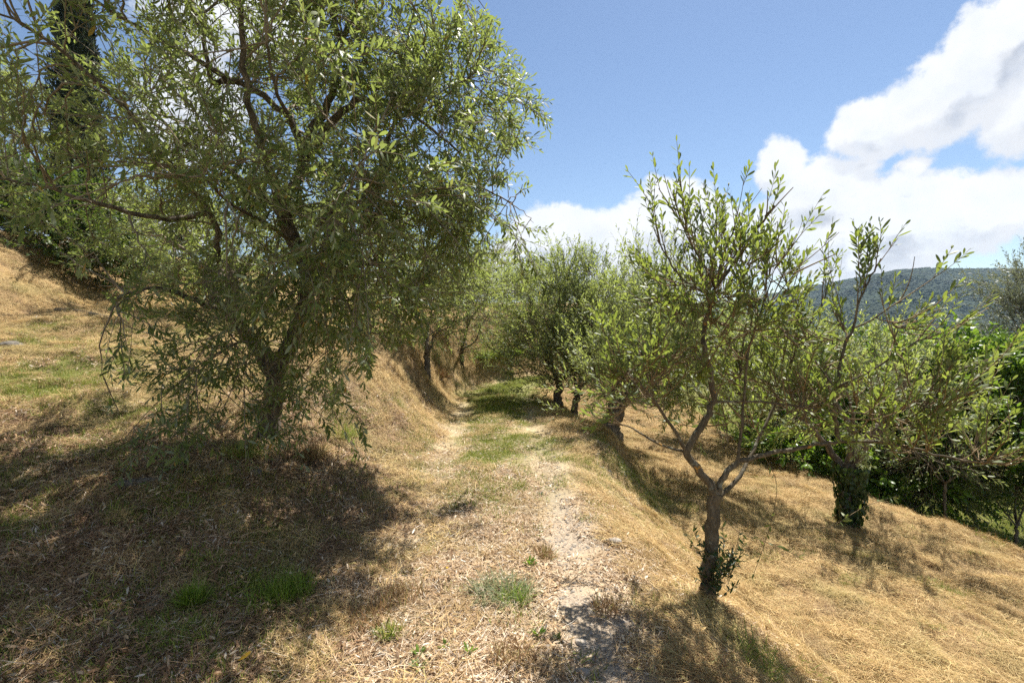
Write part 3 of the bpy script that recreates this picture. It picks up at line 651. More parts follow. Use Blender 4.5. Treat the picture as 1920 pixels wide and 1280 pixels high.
# ------------------------------------------------------------------ young olive on the right bank
b1 = gbase(1325, 1150, 3.2); yb = b1[1]
yr = tree('olive_tree', 'young open olive tree with slim trunk and a long branch reaching right', 'tree',
     [([b1] + PP(3.2, (1329, 1070), (1336, 990), (1345, 925)), 0.045, 0.039),
      (PP(3.2, (1345, 930), (1333, 913), (1310, 880), (1287, 846), (1316, 799), (1337, 757), (1333, 711), (1322, 660), (1318, 630), (1334, 556), (1341, 540)), 0.030, 0.011),
      (PP(3.2, (1341, 540), (1372, 500), (1405, 450, 3.15), (1430, 415, 3.1), (1452, 385, 3.05)), 0.013, 0.004),
      (PP(3.2, (1334, 556), (1280, 524, 3.25), (1250, 480, 3.3), (1232, 450, 3.3)), 0.010, 0.003),
      (PP(3.2, (1341, 540), (1322, 500, 3.1), (1295, 455, 3.0), (1280, 420, 3.0)), 0.009, 0.003),
      (PP(3.2, (1341, 540), (1356, 480, 3.3), (1376, 430, 3.35), (1380, 400, 3.35)), 0.009, 0.003),
      (PP(3.2, (1287, 846), (1240, 770, 3.1), (1190, 710, 3.0), (1125, 675, 2.95)), 0.013, 0.004),
      (PP(3.2, (1290, 850), (1230, 830, 3.3), (1180, 800, 3.5), (1140, 795, 3.6)), 0.010, 0.003),
      (PP(3.2, (1345, 925), (1355, 900), (1384, 867), (1417, 856), (1480, 843), (1535, 831), (1573, 829), (1650, 828), (1720, 842, 3.1), (1800, 862, 3.0), (1890, 870, 2.95)), 0.022, 0.004),
      (PP(3.2, (1384, 867), (1388, 829), (1394, 760), (1403, 660), (1425, 590), (1445, 530)), 0.012, 0.004),
      (PP(3.2, (1345, 935), (1384, 896, 3.3), (1405, 858, 3.4), (1426, 816, 3.5), (1460, 740, 3.6), (1500, 640, 3.6), (1540, 570, 3.6), (1555, 520, 3.6)), 0.016, 0.004),
      (PP(3.2, (1342, 753), (1443, 755), (1569, 772, 3.1), (1640, 778, 3.05), (1740, 800, 3.0)), 0.008, 0.003),
      (PP(3.2, (1573, 829), (1566, 780), (1566, 728), (1585, 650), (1600, 615), (1610, 570), (1632, 520), (1652, 485)), 0.014, 0.004),
      (PP(3.2, (1600, 615), (1635, 600), (1670, 575), (1690, 565)), 0.006, 0.003),
      (PP(3.2, (1566, 728), (1640, 690, 3.1), (1720, 640, 3.0), (1770, 635, 3.0)), 0.008, 0.003),
      (PP(3.2, (1566, 728), (1520, 660, 3.4), (1500, 580, 3.5)), 0.006, 0.003),
      (PP(3.2, (1650, 828), (1740, 760, 3.1), (1830, 720, 3.0)), 0.007, 0.003)],
     [(P(1375, 560, 3.2), (0.36, 0.33, 0.38), 1.5), (P(1290, 550, 3.2), (0.2, 0.25, 0.26), 1.0), (P(1430, 570, 3.3), (0.3, 0.33, 0.35), 1.2),
      (P(1200, 720, 3.1), (0.3, 0.3, 0.22), 1.3), (P(1310, 660, 3.2), (0.42, 0.35, 0.3), 1.2), (P(1450, 700, 3.4), (0.4, 0.4, 0.3), 0.8),
      (P(1595, 640, 3.3), (0.26, 0.3, 0.3), 1.0), (P(1620, 760, 3.1), (0.45, 0.35, 0.2), 1.0), (P(1750, 790, 3.0), (0.35, 0.3, 0.16), 0.6),
      (P(1780, 850, 3.0), (0.4, 0.25, 0.12), 0.7), (P(1380, 790, 3.3), (0.4, 0.35, 0.2), 0.35)],
     140, 580, 860, nleaf=12, L=(0.046, 0.078), asp=(0.25, 0.33), tl=(0.12, 0.24), terl=(0.14, 0.30), tipw=1, up=0.55, droop=0.03, mleaf=M_OLIVE_Y, mbark=M_BARKY, mtwig=M_TWIGY,
     seed=5, nparts=300, tpl=LT8, secr=0.007, mind=2.0, ang=(0.5, 0.95), tspread=0.55, outw=0.35)
def shoots(root, base, n, h, rg, m=M_IVY, L=(0.03, 0.05), spread=0.5, nl=12, name='sprout', asp=(0.25, 0.35), given=None):
    s = base + rg.normal(0, 0.02, (n, 3)); d = nrm(np.array([0, 0, 1.0]) + rg.normal(0, spread, (n, 3))); Ln = rg.uniform(h[0], h[1], (n, 1))
    q = np.linspace(0, 1, 6)[None, :, None]; path = s[:, None] + d[:, None] * Ln[:, None] * q + nrm(rg.normal(size=(n, 3)))[:, None] * 0.15 * Ln[:, None] * q * q
    if given is not None: path = np.stack([crom(g_, 12) for g_ in given]); n = len(path)
    v, f = tubes(path, np.full(path.shape[:2], 0.002), 3); o = np.array(root.location)
    st = link(name, mesh_data('stems', v - o, f, M_TWIGY), root)
    idx = np.repeat(np.arange(n), nl); t_ = rg.uniform(0.1, 1, len(idx)); p, tg = lerp_path(path, idx, t_)
    d2 = nrm(tg * 0.7 + nrm(rg.normal(size=(len(idx), 3)))); v, f = leaf_mesh(p - o, d2, nrm(np.array([0, 0, 1.]) + rg.normal(0, .5, (len(idx), 3))), rg.uniform(L[0], L[1], len(idx)), rg.uniform(asp[0], asp[1], len(idx)), LTB)
    tag(link('foliage', mesh_data('foliage', v, f, m), st), kind='stuff')
rg5 = np.random.default_rng(55)
shoots(yr, P(1352, 1085, 3.15), 24, (0.15, 0.33), rg5, M_IVY, spread=0.45, nl=16)
shoots(yr, P(1340, 1110, 3.15), 10, (0.08, 0.2), rg5, M_IVY, spread=0.6)
shoots(yr, None if 0 else P(1352, 1085, 3.15), 3, (0.1, 0.2), rg5, M_OLIVE_Y, L=(0.03, 0.055), nl=16, name='hanging_shoot', given=[
    PP(3.0, (1430, 850), (1452, 890), (1456, 930), (1440, 1000), (1410, 1085)), PP(3.05, (1350, 965), (1390, 1000), (1450, 1020), (1510, 1050)),
    PP(2.9, (1500, 990), (1560, 985), (1620, 950), (1680, 930))])

# ------------------------------------------------------------------ other olives
def blob_tree(label, px, py, Y, crown, size=1.0, r=0.10, seed=1, n=(90, 420, 1100), limbs=4, mleaf=None, up=0.2, name='olive_tree', cat='tree', group=None, nleaf=16,
              L=(0.065, 0.095), asp=(0.24, 0.32), fork=0.4, lean=0, droop=0.06, mbark=None, tpl=LT4, tl=(0.25, 0.5), terl=(0.35, 0.8), zb=None, leafup=1.0, rsurf=0.45, outw=0.5, tspread=0.8):
    """free-standing tree: trunk from the ground at pixel px, crown blobs given as (px, py, Y, rx, rz)"""
    rg = np.random.default_rng(seed + 500); p = P(px, py, Y); b = np.array([p[0], Y, hz(p[0], Y)])
    bl = [(P(c[0], c[1], c[2]), (c[3], c[3] * 0.9, c[4])) for c in crown]; cen = np.mean([q[0] for q in bl], 0)
    fk = b + (cen - b) * [0.12, 0.12, fork]; fk[:2] += rg.normal(0, 0.02, 2)
    L_ = [([b, b + (fk - b) * 0.35 + rg.normal(0, 0.012, 3) * [1, 1, 0], b + (fk - b) * 0.7 + rg.normal(0, 0.012, 3) * [1, 1, 0], fk], r, r * 0.75)]
    for i in range(limbs):
        q, rr = bl[i % len(bl)]; T = q + nrm(rg.normal(size=3) + [0, 0, 0.6]) * np.array(rr) * 0.6
        L_.append(([fk, fk + (T - fk) * 0.35 + rg.normal(0, 0.08, 3), fk + (T - fk) * 0.7 + rg.normal(0, 0.08, 3), T], r * 0.5, 0.01))
    return tree(name, label, cat, L_, bl, n[0], n[1], n[2], nleaf=nleaf, L=L, asp=asp, tl=tl, terl=terl, up=up, droop=droop, mleaf=mleaf or M_OLIVE_F, mbark=mbark, seed=seed,
                group=group, secr=0.008, sides=6, tpl=tpl, leafup=leafup, rsurf=rsurf, outw=outw, tspread=tspread)
blob_tree('bushy olive tree with thick dark trunk on the rounded edge of the right bank', 1145, 810, 7.8,
          [(1215, 650, 7.9, 0.8, 0.7), (1270, 660, 8.3, 0.8, 0.7), (1150, 690, 7.6, 0.5, 0.4), (1135, 735, 7.3, 0.35, 0.15), (1190, 740, 7.6, 0.5, 0.25), (1235, 570, 8.1, 0.45, 0.45), (1330, 700, 8.2, 0.8, 0.6)], r=0.16, seed=21, up=0.5, n=(120, 600, 1500), fork=0.42)
blob_tree('olive with slim pale trunk, left one of the two slim trunks right of the path', 1048, 752, 10.0,
          [(1025, 620, 10.3, 0.85, 0.8), (1050, 560, 10.4, 0.75, 0.65), (1052, 712, 9.5, 0.4, 0.2), (1000, 680, 9.9, 0.6, 0.5), (1040, 660, 10.2, 0.8, 0.4)], r=0.085, seed=22, up=0.45, n=(110, 600, 1500), limbs=5)
blob_tree('tall bushy olive, right one of the two slim trunks right of the path', 1076, 756, 9.8,
          [(1110, 620, 10.0, 0.75, 0.8), (1125, 555, 10.0, 0.5, 0.6), (1090, 690, 9.7, 0.75, 0.5), (1170, 670, 10.2, 0.65, 0.6), (1130, 700, 9.9, 0.7, 0.3), (1092, 722, 9.4, 0.4, 0.18)], r=0.07, seed=23, up=0.55, n=(130, 650, 1700), limbs=6)
blob_tree('olive with leaning trunk rooted halfway up the left bank', 800, 700, 9.3,
          [(830, 640, 9.3, 0.35, 0.3), (770, 640, 9.3, 0.4, 0.3), (760, 560, 9.4, 0.95, 0.7), (850, 560, 9.8, 0.85, 0.6), (700, 520, 9.8, 0.9, 0.8), (840, 490, 9.8, 0.8, 0.6), (900, 590, 9.6, 0.4, 0.35)], r=0.06, seed=24, n=(90, 400, 950), droop=0.12)
blob_tree('small shrubby olive with leafy dark stem at the far end of the left bank', 866, 690, 12.5,
          [(880, 600, 12.5, 0.75, 0.6), (868, 655, 12.5, 0.4, 0.5), (930, 560, 11.8, 0.9, 0.7), (860, 530, 11.9, 0.9, 0.8)], r=0.06, seed=25, n=(75, 320, 750), fork=0.3, droop=0.1)
blob_tree('olive tree on the upper terrace right behind the big tree trunk', 440, 620, 10.5,
          [(400, 470, 10.5, 1.5, 1.1), (300, 430, 11, 1.3, 0.9), (500, 450, 11, 1.3, 1.0), (420, 360, 11, 1.2, 0.9)], r=0.14, seed=26, n=(110, 560, 1400), droop=0.12)
blob_tree('olive tree farther along the upper terrace behind the right half of the big crown', 640, 600, 13.5,
          [(640, 470, 13.5, 1.7, 1.3), (560, 430, 14, 1.4, 1.1), (730, 470, 14, 1.5, 1.1)], r=0.14, seed=27, n=(110, 560, 1300), droop=0.12)
blob_tree('distant rounded olive closing the bend of the path', 960, 660, 19.5,
          [(960, 590, 19.5, 1.7, 1.2), (900, 560, 20.5, 1.7, 1.4), (1010, 570, 20, 1.5, 1.3)], r=0.16, seed=28, n=(110, 560, 1300), L=(0.09, 0.13), asp=(0.25, 0.35), droop=0.12)
blob_tree('distant silvery olive behind the bend, left of the rounded one', 840, 640, 24,
          [(830, 540, 24, 2.6, 1.9), (900, 520, 26, 2.4, 1.8), (760, 520, 25, 2.4, 1.9)], r=0.18, seed=29, n=(110, 560, 1300), L=(0.11, 0.16), asp=(0.25, 0.35), mleaf=M_SILVER)
blob_tree('distant grey-green olive showing between the slim trunks and the young olive', 1120, 700, 17,
          [(1120, 610, 17, 1.6, 1.3), (1200, 590, 17.5, 1.6, 1.5), (1060, 600, 18, 1.5, 1.3)], r=0.16, seed=30, n=(110, 560, 1300), L=(0.09, 0.13), asp=(0.25, 0.35), up=0.4)
ivt = blob_tree('spreading olive tree with ivy covered trunk on the lower straw slope', 1590, 960, 6.9,
          [(1560, 740, 6.9, 1.0, 0.6), (1680, 760, 6.7, 0.9, 0.5), (1480, 740, 7.3, 0.8, 0.55), (1620, 690, 7.2, 0.9, 0.5), (1740, 730, 7.3, 0.7, 0.5)], r=0.12, seed=31, n=(75, 270, 600), limbs=7, fork=0.40, up=0.3)
blob_tree('olive on the lower terrace seen through the young olive crown', 1400, 800, 11,
          [(1390, 690, 11, 1.3, 0.9), (1300, 680, 11.5, 1.1, 0.9), (1470, 700, 11.5, 1.2, 0.9), (1350, 620, 11.8, 1.0, 0.8)], r=0.13, seed=32, n=(110, 560, 1400), up=0.4)
# ivy round the trunk
rg6 = np.random.default_rng(66); ib = np.array(ivt.location)
n = 1300; th = rg6.random(n) * 6.283; zz = rg6.random(n) ** 0.9 * 0.92; rr = 0.12 + 0.06 * rg6.random(n) + 0.10 * sst(zz, 0.6, 0.95) + 0.04 * np.sin(th * 3 + zz * 9)
pos = np.stack([np.cos(th) * rr + 0.02, np.sin(th) * rr, zz], -1); outv = np.stack([np.cos(th), np.sin(th), np.full(n, 0.3)], -1)
v, f = leaf_mesh(pos, nrm(np.stack([-np.sin(th) * rg6.normal(0, .6, n), np.cos(th) * rg6.normal(0, .6, n), -np.ones(n)], -1)), outv + rg6.normal(0, .35, (n, 3)), rg6.uniform(0.045, 0.075, n), rg6.uniform(0.7, 0.95, n), LTB)
tag(link('ivy', mesh_data('ivy', v, f, M_IVY), ivt), kind='stuff')

# ------------------------------------------------------------------ broadleaf trees below the terrace
def leafy(label, px, py, Y, crown, seed, L=(0.10, 0.16), asp=(0.42, 0.55), mleaf=None, n=(120, 560, 1500), name='broadleaf_tree', cat='tree', nleaf=9, **k):
    return blob_tree(label, px, py, Y, crown, r=0.12 if name == 'broadleaf_tree' else 0.03, seed=seed, n=n, name=name, cat=cat, L=L, asp=asp, mleaf=mleaf or M_BROAD, tpl=LTB, nleaf=nleaf, tl=(0.2, 0.4), terl=(0.3, 0.7), rsurf=0.33, **k)
leafy('dense bright green leafy tree right of the ivy trunk', 1640, 870, 11.2, [(1720, 730, 10, 1.5, 1.0), (1640, 700, 10.2, 1.2, 0.85), (1790, 770, 9.8, 1.1, 0.9), (1690, 820, 10, 1.4, 0.6), (1740, 880, 10, 1.2, 0.35)], 41, n=(170, 800, 2300))
leafy('dense dark green leafy tree at the right edge of the view', 2010, 930, 9.4, [(1880, 760, 9.0, 1.2, 0.75), (1960, 730, 9.0, 1.2, 0.95), (1840, 820, 8.9, 0.9, 0.5), (1940, 860, 8.8, 1.1, 0.45)], 42, n=(150, 700, 1900))
leafy('leafy green tree behind the ivy trunk', 1520, 900, 12, [(1520, 720, 12, 1.6, 1.1), (1440, 740, 12.5, 1.4, 1.0), (1590, 770, 11.5, 1.3, 0.9), (1500, 830, 11.5, 1.4, 0.5)], 43, n=(150, 700, 2000))
leafy('low green undergrowth bush between the ivy trunk and the pale sapling', 1660, 930, 9.3, [(1640, 885, 9.4, 0.8, 0.35), (1700, 905, 9.2, 0.6, 0.3)], 54, name='bush', cat='bush', n=(70, 320, 700))
leafy('yellow-green rounded tree in the valley below the mountain', 1790, 760, 22, [(1770, 690, 22, 2.6, 1.3), (1830, 700, 23, 2.4, 1.3)], 44, L=(0.18, 0.28), mleaf=M_LIGHTG)
blob_tree('silvery olive tree rising at the right edge in front of the mountain', 1960, 900, 10.5, [(1915, 640, 10.5, 0.55, 0.8), (1960, 590, 10.6, 0.9, 1.2), (1890, 690, 10.2, 0.6, 0.5)], r=0.12, seed=45, mleaf=M_SILVER, n=(100, 500, 1300), up=0.3)
leafy('low dark shrub at the edge of the straw slope behind the ivy trunk', 1480, 880, 9.8, [(1490, 850, 9.8, 0.6, 0.35), (1540, 860, 9.5, 0.5, 0.3)], 46, name='shrub', cat='shrub', n=(60, 260, 500))
leafy('airy light green shrub beside the pale sapling at the foot of the straw slope', 1710, 940, 8.8, [(1700, 880, 8.8, 0.6, 0.5), (1760, 900, 8.9, 0.5, 0.4)], 47, name='shrub', cat='shrub', L=(0.05, 0.08), asp=(.3, .4), mleaf=M_LIGHTG, n=(70, 300, 650))
leafy('low dense dark green shrub beside the green lower grass', 1830, 960, 9.6, [(1820, 925, 9.6, 0.45, 0.3), (1770, 930, 9.4, 0.4, 0.3)], 48, name='shrub', cat='shrub', L=(0.06, 0.1), n=(50, 240, 520))
leafy('small sapling with pale bare stem below the straw slope', 1778, 960, 8.2, [(1770, 850, 8.3, 0.35, 0.25), (1720, 850, 8.3, 0.3, 0.2)], 49, name='sapling', cat='tree', L=(0.05, 0.08), asp=(.3, .4), mleaf=M_LIGHTG, n=(30, 100, 180), fork=0.7)
blob_tree('grey-green feathery shrub at the right edge on the lower grass', 1905, 1000, 8.6, [(1900, 930, 8.6, 0.4, 0.35), (1950, 900, 8.6, 0.5, 0.5)], r=0.03, seed=50, name='shrub', cat='shrub', mleaf=M_SILVER, n=(50, 220, 480), L=(0.04, 0.06), up=0.6)
# left side, above the second bank
blob_tree('tall grey-green tree at the upper left edge above the terraces', 20, 300, 17, [(20, 220, 17, 1.5, 1.4), (-60, 180, 17, 2.0, 1.8), (40, 280, 16.5, 1.0, 0.8)], r=0.2, seed=51, n=(120, 560, 1500), L=(0.09, 0.13), asp=(.25, .35))
leafy('green leafy bush crowning the second bank at the left edge', 40, 470, 12.5, [(30, 370, 12.5, 1.4, 1.0), (120, 400, 12.3, 1.2, 0.8), (-50, 400, 12.5, 1.4, 1.0), (20, 450, 12, 1.6, .5), (150, 450, 12, 1.3, .4)], 52, name='bush', cat='bush', mleaf=M_DARKG)
leafy('dark green bush hidden behind the left side of the big crown', 210, 500, 15, [(220, 430, 15, 1.5, 0.9), (300, 440, 15.5, 1.5, .9)], 53, name='bush', cat='bush', mleaf=M_DARKG, n=(80, 360, 800))
leafy('dark shrubs spilling over the top of the second bank at the left edge', 90, 520, 11.3, [(70, 430, 11.6, 1.0, 0.45), (150, 470, 11.4, 0.9, 0.4), (-20, 440, 11.5, 0.9, 0.5), (210, 500, 11.8, 0.8, 0.35)], 58, name='shrub', cat='shrub', mleaf=M_DARKG, L=(0.07, 0.12), n=(130, 600, 1400))
leafy('grey-green shrub row along the terrace edge behind the hanging branches', 330, 560, 15, [(330, 520, 15, 1.4, 0.6), (430, 530, 16, 1.4, 0.6), (250, 520, 14.5, 1.2, .5)], 59, name='shrub', cat='shrub', mleaf=M_OLIVE_F, L=(0.07, 0.12), n=(110, 500, 1200))
# cypress
def cypress(label, px, Y, ptop, rad, seed):
    rg = np.random.default_rng(seed); p = P(px, 400, Y); b = np.array([p[0], Y, hz(p[0], Y)]); top = P(px, ptop, Y)[2]; H = top - b[2]
    root = thing('cypress_tree', b, label, 'tree')
    v, f = tubes(np.array([[[0, 0, -.1], [0, 0, H * .3], [0, 0, H * .6], [0, 0, H * .97]]]), np.array([[.2, .14, .08, .01]]), 8); link('trunk', mesh_data('trunk', v, f, M_BARK, True), root)
    n = 26000; z = rg.random(n); prof = np.clip(np.sin(np.clip(z * 1.02, 0, 1) ** 0.55 * np.pi), 0, 1) ** 0.6 + 0.05
    th = rg.random(n) * 6.283; lump = 1 + 0.22 * np.sin(th * 4 + z * 23) + 0.15 * np.sin(th * 7 - z * 41)
    r = rad * prof * lump * np.sqrt(rg.random(n)) ** 0.5
    pos = np.stack([np.cos(th) * r, np.sin(th) * r, 0.4 + z * (H - .4)], -1)
    d = nrm(np.stack([np.cos(th) * .5, np.sin(th) * .5, np.ones(n)], -1) + rg.normal(0, .3, (n, 3)))
    v, f = leaf_mesh(pos, d, np.stack([np.cos(th), np.sin(th), np.zeros(n)], -1) + rg.normal(0, .3, (n, 3)), rg.uniform(.12, .26, n), rg.uniform(.2, .35, n), LT4)
    tag(link('crown', mesh_data('crown', v, f, M_CYP), root), kind='stuff')
cypress('tall dark cypress behind the left side of the big olive crown', 152, 17, -120, 0.62, 71)

# ------------------------------------------------------------------ stones, log, tufts, fallen leaves
SG = 'stones lying about the path and banks'
for i, (px, py, s, lab) in enumerate([(1150, 1018, (0.075, 0.05, 0.035), 'pale grey flat stone on the right edge of the path near the young olive'),
        (1228, 1212, (0.035, 0.028, 0.02), 'small pale stone at the foot of the right verge, nearest to the young olive base'),
        (1090, 1205, (0.035, 0.03, 0.015), 'flat pale stone in the gravel rut at the bottom of the view'),
        (1088, 1268, (0.05, 0.022, 0.022), 'long grey stone in the gravel at the very bottom of the path'),
        (425, 922, (0.06, 0.045, 0.03), 'grey stone on the shaded bank just below the big olive trunk'),
        (480, 888, (0.07, 0.05, 0.03), 'brownish stone at the roots of the big olive'),
        (260, 905, (0.20, 0.06, 0.035), 'long dark flat stone half buried in the shaded bank left of the big olive'),
        (25, 648, (0.22, 0.16, 0.07), 'grey rock at the foot of the second bank at the left edge')]):
    p = gpx(px, py); o = thing('stone', p + [0, 0, s[2] * 0.3], lab, 'stone', SG, rz=i * 1.1)
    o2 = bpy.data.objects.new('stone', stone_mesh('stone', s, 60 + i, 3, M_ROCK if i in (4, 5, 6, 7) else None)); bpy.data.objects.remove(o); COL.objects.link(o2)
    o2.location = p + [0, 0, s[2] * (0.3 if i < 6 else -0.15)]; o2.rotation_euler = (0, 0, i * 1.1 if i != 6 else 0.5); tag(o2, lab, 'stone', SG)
pa, pb = gpx(105, 585), gpx(205, 600)
path_ = crom([pa + [0, 0, .03], pa * .6 + pb * .4 + [0, 0, .07], pb + [0, 0, .03]], 14); v, f = tubes(path_[None], np.linspace(0.045, 0.035, 14)[None], 10, 0.12, rg5)
lo = link('fallen_log', mesh_data('fallen_log', v - pa, [f, ], M_TWIG, True), loc=pa); tag(lo, 'bare fallen log lying at the foot of the second bank on the left', 'log')
TG = 'grass tufts along the path'
def tuft(px, py, n, rad, L, m, lab, seed, tilt=(0.35, 1.5), name='grass_tuft', cat='grass tuft', wd=(0.002, 0.0036)):
    r_ = np.random.default_rng(seed); p = gpx(px, py); v, f = blades(int(n * 1.5), rad * 1.35, (L[0] * 1.5, L[1] * 1.6), (wd[0] * 1.3, wd[1] * 1.4), tilt, r_, 0.45, 3)
    rr_ = np.arctan2(v[:, 1], v[:, 0]); o = link(name, mesh_data(name, v, f, m), loc=tuple(p + [0, 0, .008])); tag(o, lab, cat, TG)
tuft(360, 1138, 330, 0.045, (0.05, 0.10), M_TUFT, 'round bright green grass tuft alone in the shade at lower left', 1)
tuft(545, 1118, 420, 0.10, (0.05, 0.11), M_TUFT, 'bright yellow-green grass tuft on the edge of the tree shadow', 2)
tuft(495, 1135, 200, 0.08, (0.04, 0.10), M_TUFT, 'looser green grass tuft just left of the bright one at the shadow edge', 3)
tuft(450, 1105, 200, 0.09, (0.04, 0.09), M_GRASS, 'thin green grass tuft above the two bright ones in the shade', 4)
tuft(940, 1115, 330, 0.13, (0.05, 0.12), M_GREYG, 'spreading grey-green grass tuft in the middle of the path', 5, (0.1, 0.8))
tuft(965, 1130, 130, 0.06, (0.04, 0.08), M_TUFT, 'small brighter tuft in the heart of the spreading grey-green one', 6, (0.3, 1.2))
tuft(1020, 1045, 160, 0.055, (0.03, 0.07), M_BROWNT, 'reddish brown dry tuft on the path beside the green weed', 7)
tuft(755, 1130, 200, 0.10, (0.04, 0.09), M_BROWNT, 'brown dry grass tuft left of the spreading grey-green one', 8)
tuft(685, 1165, 200, 0.09, (0.04, 0.09), M_BROWNT, 'brown dry grass tuft nearest the lower left of the sunlit path', 9)
tuft(960, 1240, 160, 0.07, (0.03, 0.08), M_BROWNT, 'tan dry grass tuft at the bottom centre of the path', 10)
tuft(1140, 1150, 130, 0.07, (0.04, 0.09), M_BROWNT, 'tan dry grass tuft beside the gravel rut', 11)
tuft(730, 1195, 110, 0.04, (0.03, 0.06), M_GRASS, 'small dull green tuft just below the brown tufts on the path', 12)
tuft(455, 855, 260, 0.13, (0.06, 0.14), M_GRASS, 'green grass clump against the left foot of the big olive', 13)
tuft(575, 860, 360, 0.13, (0.08, 0.2), M_BROWNT, 'long drooping brown-green grass clump right of the big olive trunk', 14, (0.1, 1.2))
tuft(640, 820, 300, 0.16, (0.06, 0.16), M_GRASS, 'green grass clump on the bank crest right of the big olive', 15)
tuft(1390, 1240, 260, 0.15, (0.05, 0.13), M_GRASS, 'green grass clump in the straw below the young olive', 16, (0.2, 1.0))
tuft(1310, 1270, 220, 0.13, (0.05, 0.12), M_BROWNT, 'brown grass clump at the bottom edge below the young olive', 17, (0.2, 1.0))
tuft(940, 668, 900, 0.42, (0.10, 0.22), M_TUFT, 'bright green fern and grass patch on the far bank where the path bends', 18, (0.4, 1.3), 'fern_patch', 'fern', (0.01, 0.018))
tuft(905, 672, 700, 0.35, (0.10, 0.20), M_TUFT, 'smaller bright green patch left of the fern patch on the far bank', 19, (0.4, 1.3), 'fern_patch', 'fern', (0.01, 0.018))
tuft(822, 708, 260, 0.13, (0.08, 0.2), M_BROWNT, 'brown dry weed clump below the leaning trunk on the left bank', 20, (0.4, 1.4), wd=(0.006, 0.012))
def weed(px, py, n, L, lab, seed, m=M_BROAD):
    r_ = np.random.default_rng(seed); p = gpx(px, py); a = np.arange(n) * 2.4 + r_.normal(0, .2, n); el = r_.uniform(0.25, 1.2, n)
    d = np.stack([np.cos(a) * np.cos(el), np.sin(a) * np.cos(el), np.sin(el)], -1); b = d * 0.012 + [0, 0, .004]
    v, f = leaf_mesh(b, d, np.array([0, 0, 1.]) + r_.normal(0, .2, (n, 3)), r_.uniform(L * .6, L, n), r_.uniform(.25, .36, n), LTB, -0.12)
    o = link('weed', mesh_data('weed', v, f, m), loc=tuple(p)); tag(o, lab, 'weed', 'small weeds in the path')
weed(992, 1062, 22, 0.06, 'leafy green weed beside the reddish dry tuft on the path', 1)
weed(1008, 1198, 18, 0.06, 'green weed rosette left of the gravel rut near the bottom', 2)
weed(1042, 1204, 10, 0.045, 'smaller grey-green weed just right of the rosette by the rut', 3, M_LIGHTG)
weed(878, 1232, 9, 0.05, 'small green weed at bottom centre left of the tan tuft', 4)
weed(835, 1222, 8, 0.04, 'tiny green weed sprout in the litter left of bottom centre', 5)
weed(785, 1235, 12, 0.05, 'broad green weed on the litter, leftmost at the bottom of the path', 6)
weed(785, 1255, 9, 0.06, 'pale flat weed at the bottom edge of the path', 7, M_LIGHTG)
weed(1012, 930, 10, 0.05, 'dark green weed at the left edge of the dusty rut', 8, M_IVY)
weed(705, 1190, 8, 0.05, 'two-leaved green seedling in the pale litter at lower left', 9, M_LIGHTG)
m_, t = mat('yellow_leaf'); finish(t, (0.62, 0.36, 0.03), 0.5, trans=0.2, tcol=(0.6, 0.35, 0.03, 1)); M_YEL = m_
for i, (px, py, sz, lab) in enumerate([(840, 1068, .05, 'orange-yellow fallen leaf in the middle of the sunlit path'), (951, 1005, .04, 'orange fallen leaf high on the path'),
        (445, 1253, .07, 'long bright yellow fallen leaf at the bottom left'), (208, 1048, .04, 'small yellow leaf standing in the shaded litter at left'),
        (245, 1028, .045, 'yellow fallen leaf on shaded grass left of the tufts'), (498, 1026, .045, 'yellow fallen leaf in the shade right of the green patch'),
        (410, 956, .05, 'long yellow leaf on the dark bank'), (330, 876, .045, 'orange fallen leaf below the left hanging branches'), (498, 859, .04, 'orange leaf by the big olive roots'),
        (285, 914, .04, 'yellow leaf beside the long dark stone'), (655, 1022, .04, 'yellow leaf at the edge of the shadow by the path')]):
    p = gpx(px, py); r_ = np.random.default_rng(i + 900); v, f = leaf_mesh(np.zeros((1, 3)), nrm(r_.normal(size=(1, 3)) * [1, 1, .2]), np.array([[.2, -.5, 1.]]), np.array([sz]), np.array([.28]), LT8, .04)
    o = link('fallen_leaf', mesh_data('fallen_leaf', v, f, M_YEL), loc=tuple(p + [0, 0, .022])); tag(o, lab, 'leaf', 'yellow fallen leaves')

# ------------------------------------------------------------------ mountain and its forest
def mheight(x, y):
    """ridge height: x, y in metres, range about 1200 m away"""
    az = np.degrees(np.arctan2(x, y)); r = np.hypot(x, y)
    # skyline elevation by azimuth
    A = [px2dir(p_, 600)[0] * 57.2958 for p_ in (900, 1200, 1400, 1480, 1600, 1680, 1780, 1920, 2200)]
    E = [0.010, 0.030, 0.040, 0.060, 0.082, 0.0985, 0.1015, 0.098, 0.11]
    e = np.interp(az, [-60] + A + [120], [0.06] + E + [0.10]); ridge = e * 1300 * np.cos(np.clip(np.radians(az), -1, 1))
    t = np.clip((r - 620) / 680, 0, 1); z = -45 + (ridge * 0.97 + 45) * t ** 0.85
    sp = (np.sin(az * 0.55 + t * 1.5) * 14 + fbm(x, y, 0.006, 4, 301) * 60 + fbm(x, y, 0.02, 3, 305) * 14) * np.sin(np.clip(t, 0, 1) * np.pi) 
    z = z + sp * 1.0 + fbm(az * 40, r * 0, 0.02, 4, 311) * 9 * t
    return np.where(r > 1300, z - (r - 1300) * 0.3, z)
azs = np.radians(np.linspace(-60, 95, 300)); rs = np.linspace(600, 1700, 110)
A_, R_ = np.meshgrid(azs, rs); MX = np.sin(A_) * R_; MY = np.cos(A_) * R_; MZ = mheight(MX, MY)
ii = (np.arange(109)[:, None] * 300 + np.arange(299)[None, :]).ravel()
m_, t = mat('forest_floor'); tc_ = t.node('ShaderNodeTexCoord'); finish(t, t.ramp(t.noise(tc_.outputs['Object'], 0.05, 5, .6), [(0.3, (0.02, 0.03, 0.012)), (0.7, (0.04, 0.055, 0.02))]), 0.95); M_FF = m_
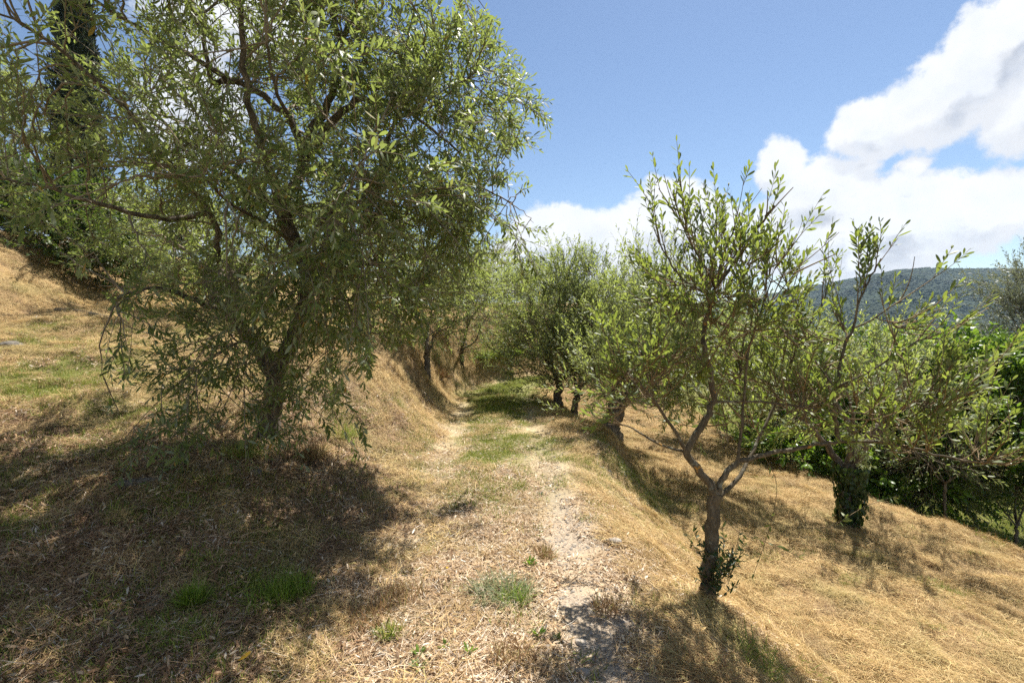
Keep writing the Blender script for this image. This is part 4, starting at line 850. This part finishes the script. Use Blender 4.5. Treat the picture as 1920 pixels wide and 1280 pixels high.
tag(link('mountain', mesh_data('mountain', np.stack([MX, MY, MZ], -1).reshape(-1, 3), np.stack([ii, ii + 1, ii + 301, ii + 300], -1), M_FF, True)), kind='structure')
m_, t = mat('forest_crown'); oi = t.node('ShaderNodeObjectInfo'); tc_ = t.node('ShaderNodeTexCoord')
c = t.ramp(oi.outputs['Random'], [(0, (0.016, 0.038, 0.013)), (0.6, (0.022, 0.050, 0.016)), (1, (0.034, 0.066, 0.020))]); c = t.mix(t.ss(t.noise(oi.outputs['Location'], 0.012, 4, .6), .4, .62), c, (0.016, 0.032, 0.014)); c.node.inputs[0].default_value = 0.5; c = t.mix(t.m('MULTIPLY', t.noise(tc_.outputs['Object'], 2.5, 4, 0.7), 0.8), c, (0.015, 0.026, 0.010))
finish(t, c, 0.9, t.noise(tc_.outputs['Object'], 4, 4, .7), 0.8, 0.6); M_FC = m_
def crownlet(seed):
    import bmesh
    bm = bmesh.new(); bmesh.ops.create_icosphere(bm, subdivisions=2, radius=1); q = np.random.default_rng(seed)
    for v_ in bm.verts: v_.co = Vector(np.array(v_.co) * (0.8 + 0.45 * q.random()) * [1, 1, .85])
    me = bpy.data.meshes.new('forest_crown'); bm.to_mesh(me); bm.free(); me.materials.append(M_FC); return me
rgm = np.random.default_rng(77); n = 75000
az = np.radians(rgm.uniform(5, 52, n)); r = 640 + 680 * rgm.random(n) ** 0.8; x = np.sin(az) * r; y = np.cos(az) * r; z = mheight(x, y)
scatter('forest', np.stack([x, y, z + 1.5], -1), np.stack([rgm.random(n) * .3, rgm.random(n) * .3, rgm.random(n) * 6], -1), rgm.uniform(2.0, 3.8, n), [crownlet(k) for k in range(5)], 8)

# ------------------------------------------------------------------ haze
import bmesh
bm = bmesh.new(); bmesh.ops.create_cube(bm, size=1)
zlo = min(float(GZ.min()), float(MZ.min())) - 1.5; zhi = float(MZ.max()) + 25
for v_ in bm.verts: v_.co = Vector((v_.co.x * 7400 + 0, v_.co.y * 7400 + 0, zlo if v_.co.z < 0 else zhi))
me = bpy.data.meshes.new('haze'); bm.to_mesh(me); bm.free()
m_, t = mat('haze_air'); pv = t.node('ShaderNodeVolumePrincipled'); pv.inputs['Color'].default_value = (0.50, 0.70, 1.0, 1); pv.inputs['Density'].default_value = 0.00010
pv.inputs['Anisotropy'].default_value = 0.2
o_ = t.node('ShaderNodeOutputMaterial'); t.l.new(pv.outputs[0], o_.inputs['Volume']); me.materials.append(m_)
tag(link('haze', me), kind='stuff')
print('LEAVES', LEAFN, 'script', round(time.time() - T0, 1), 's')
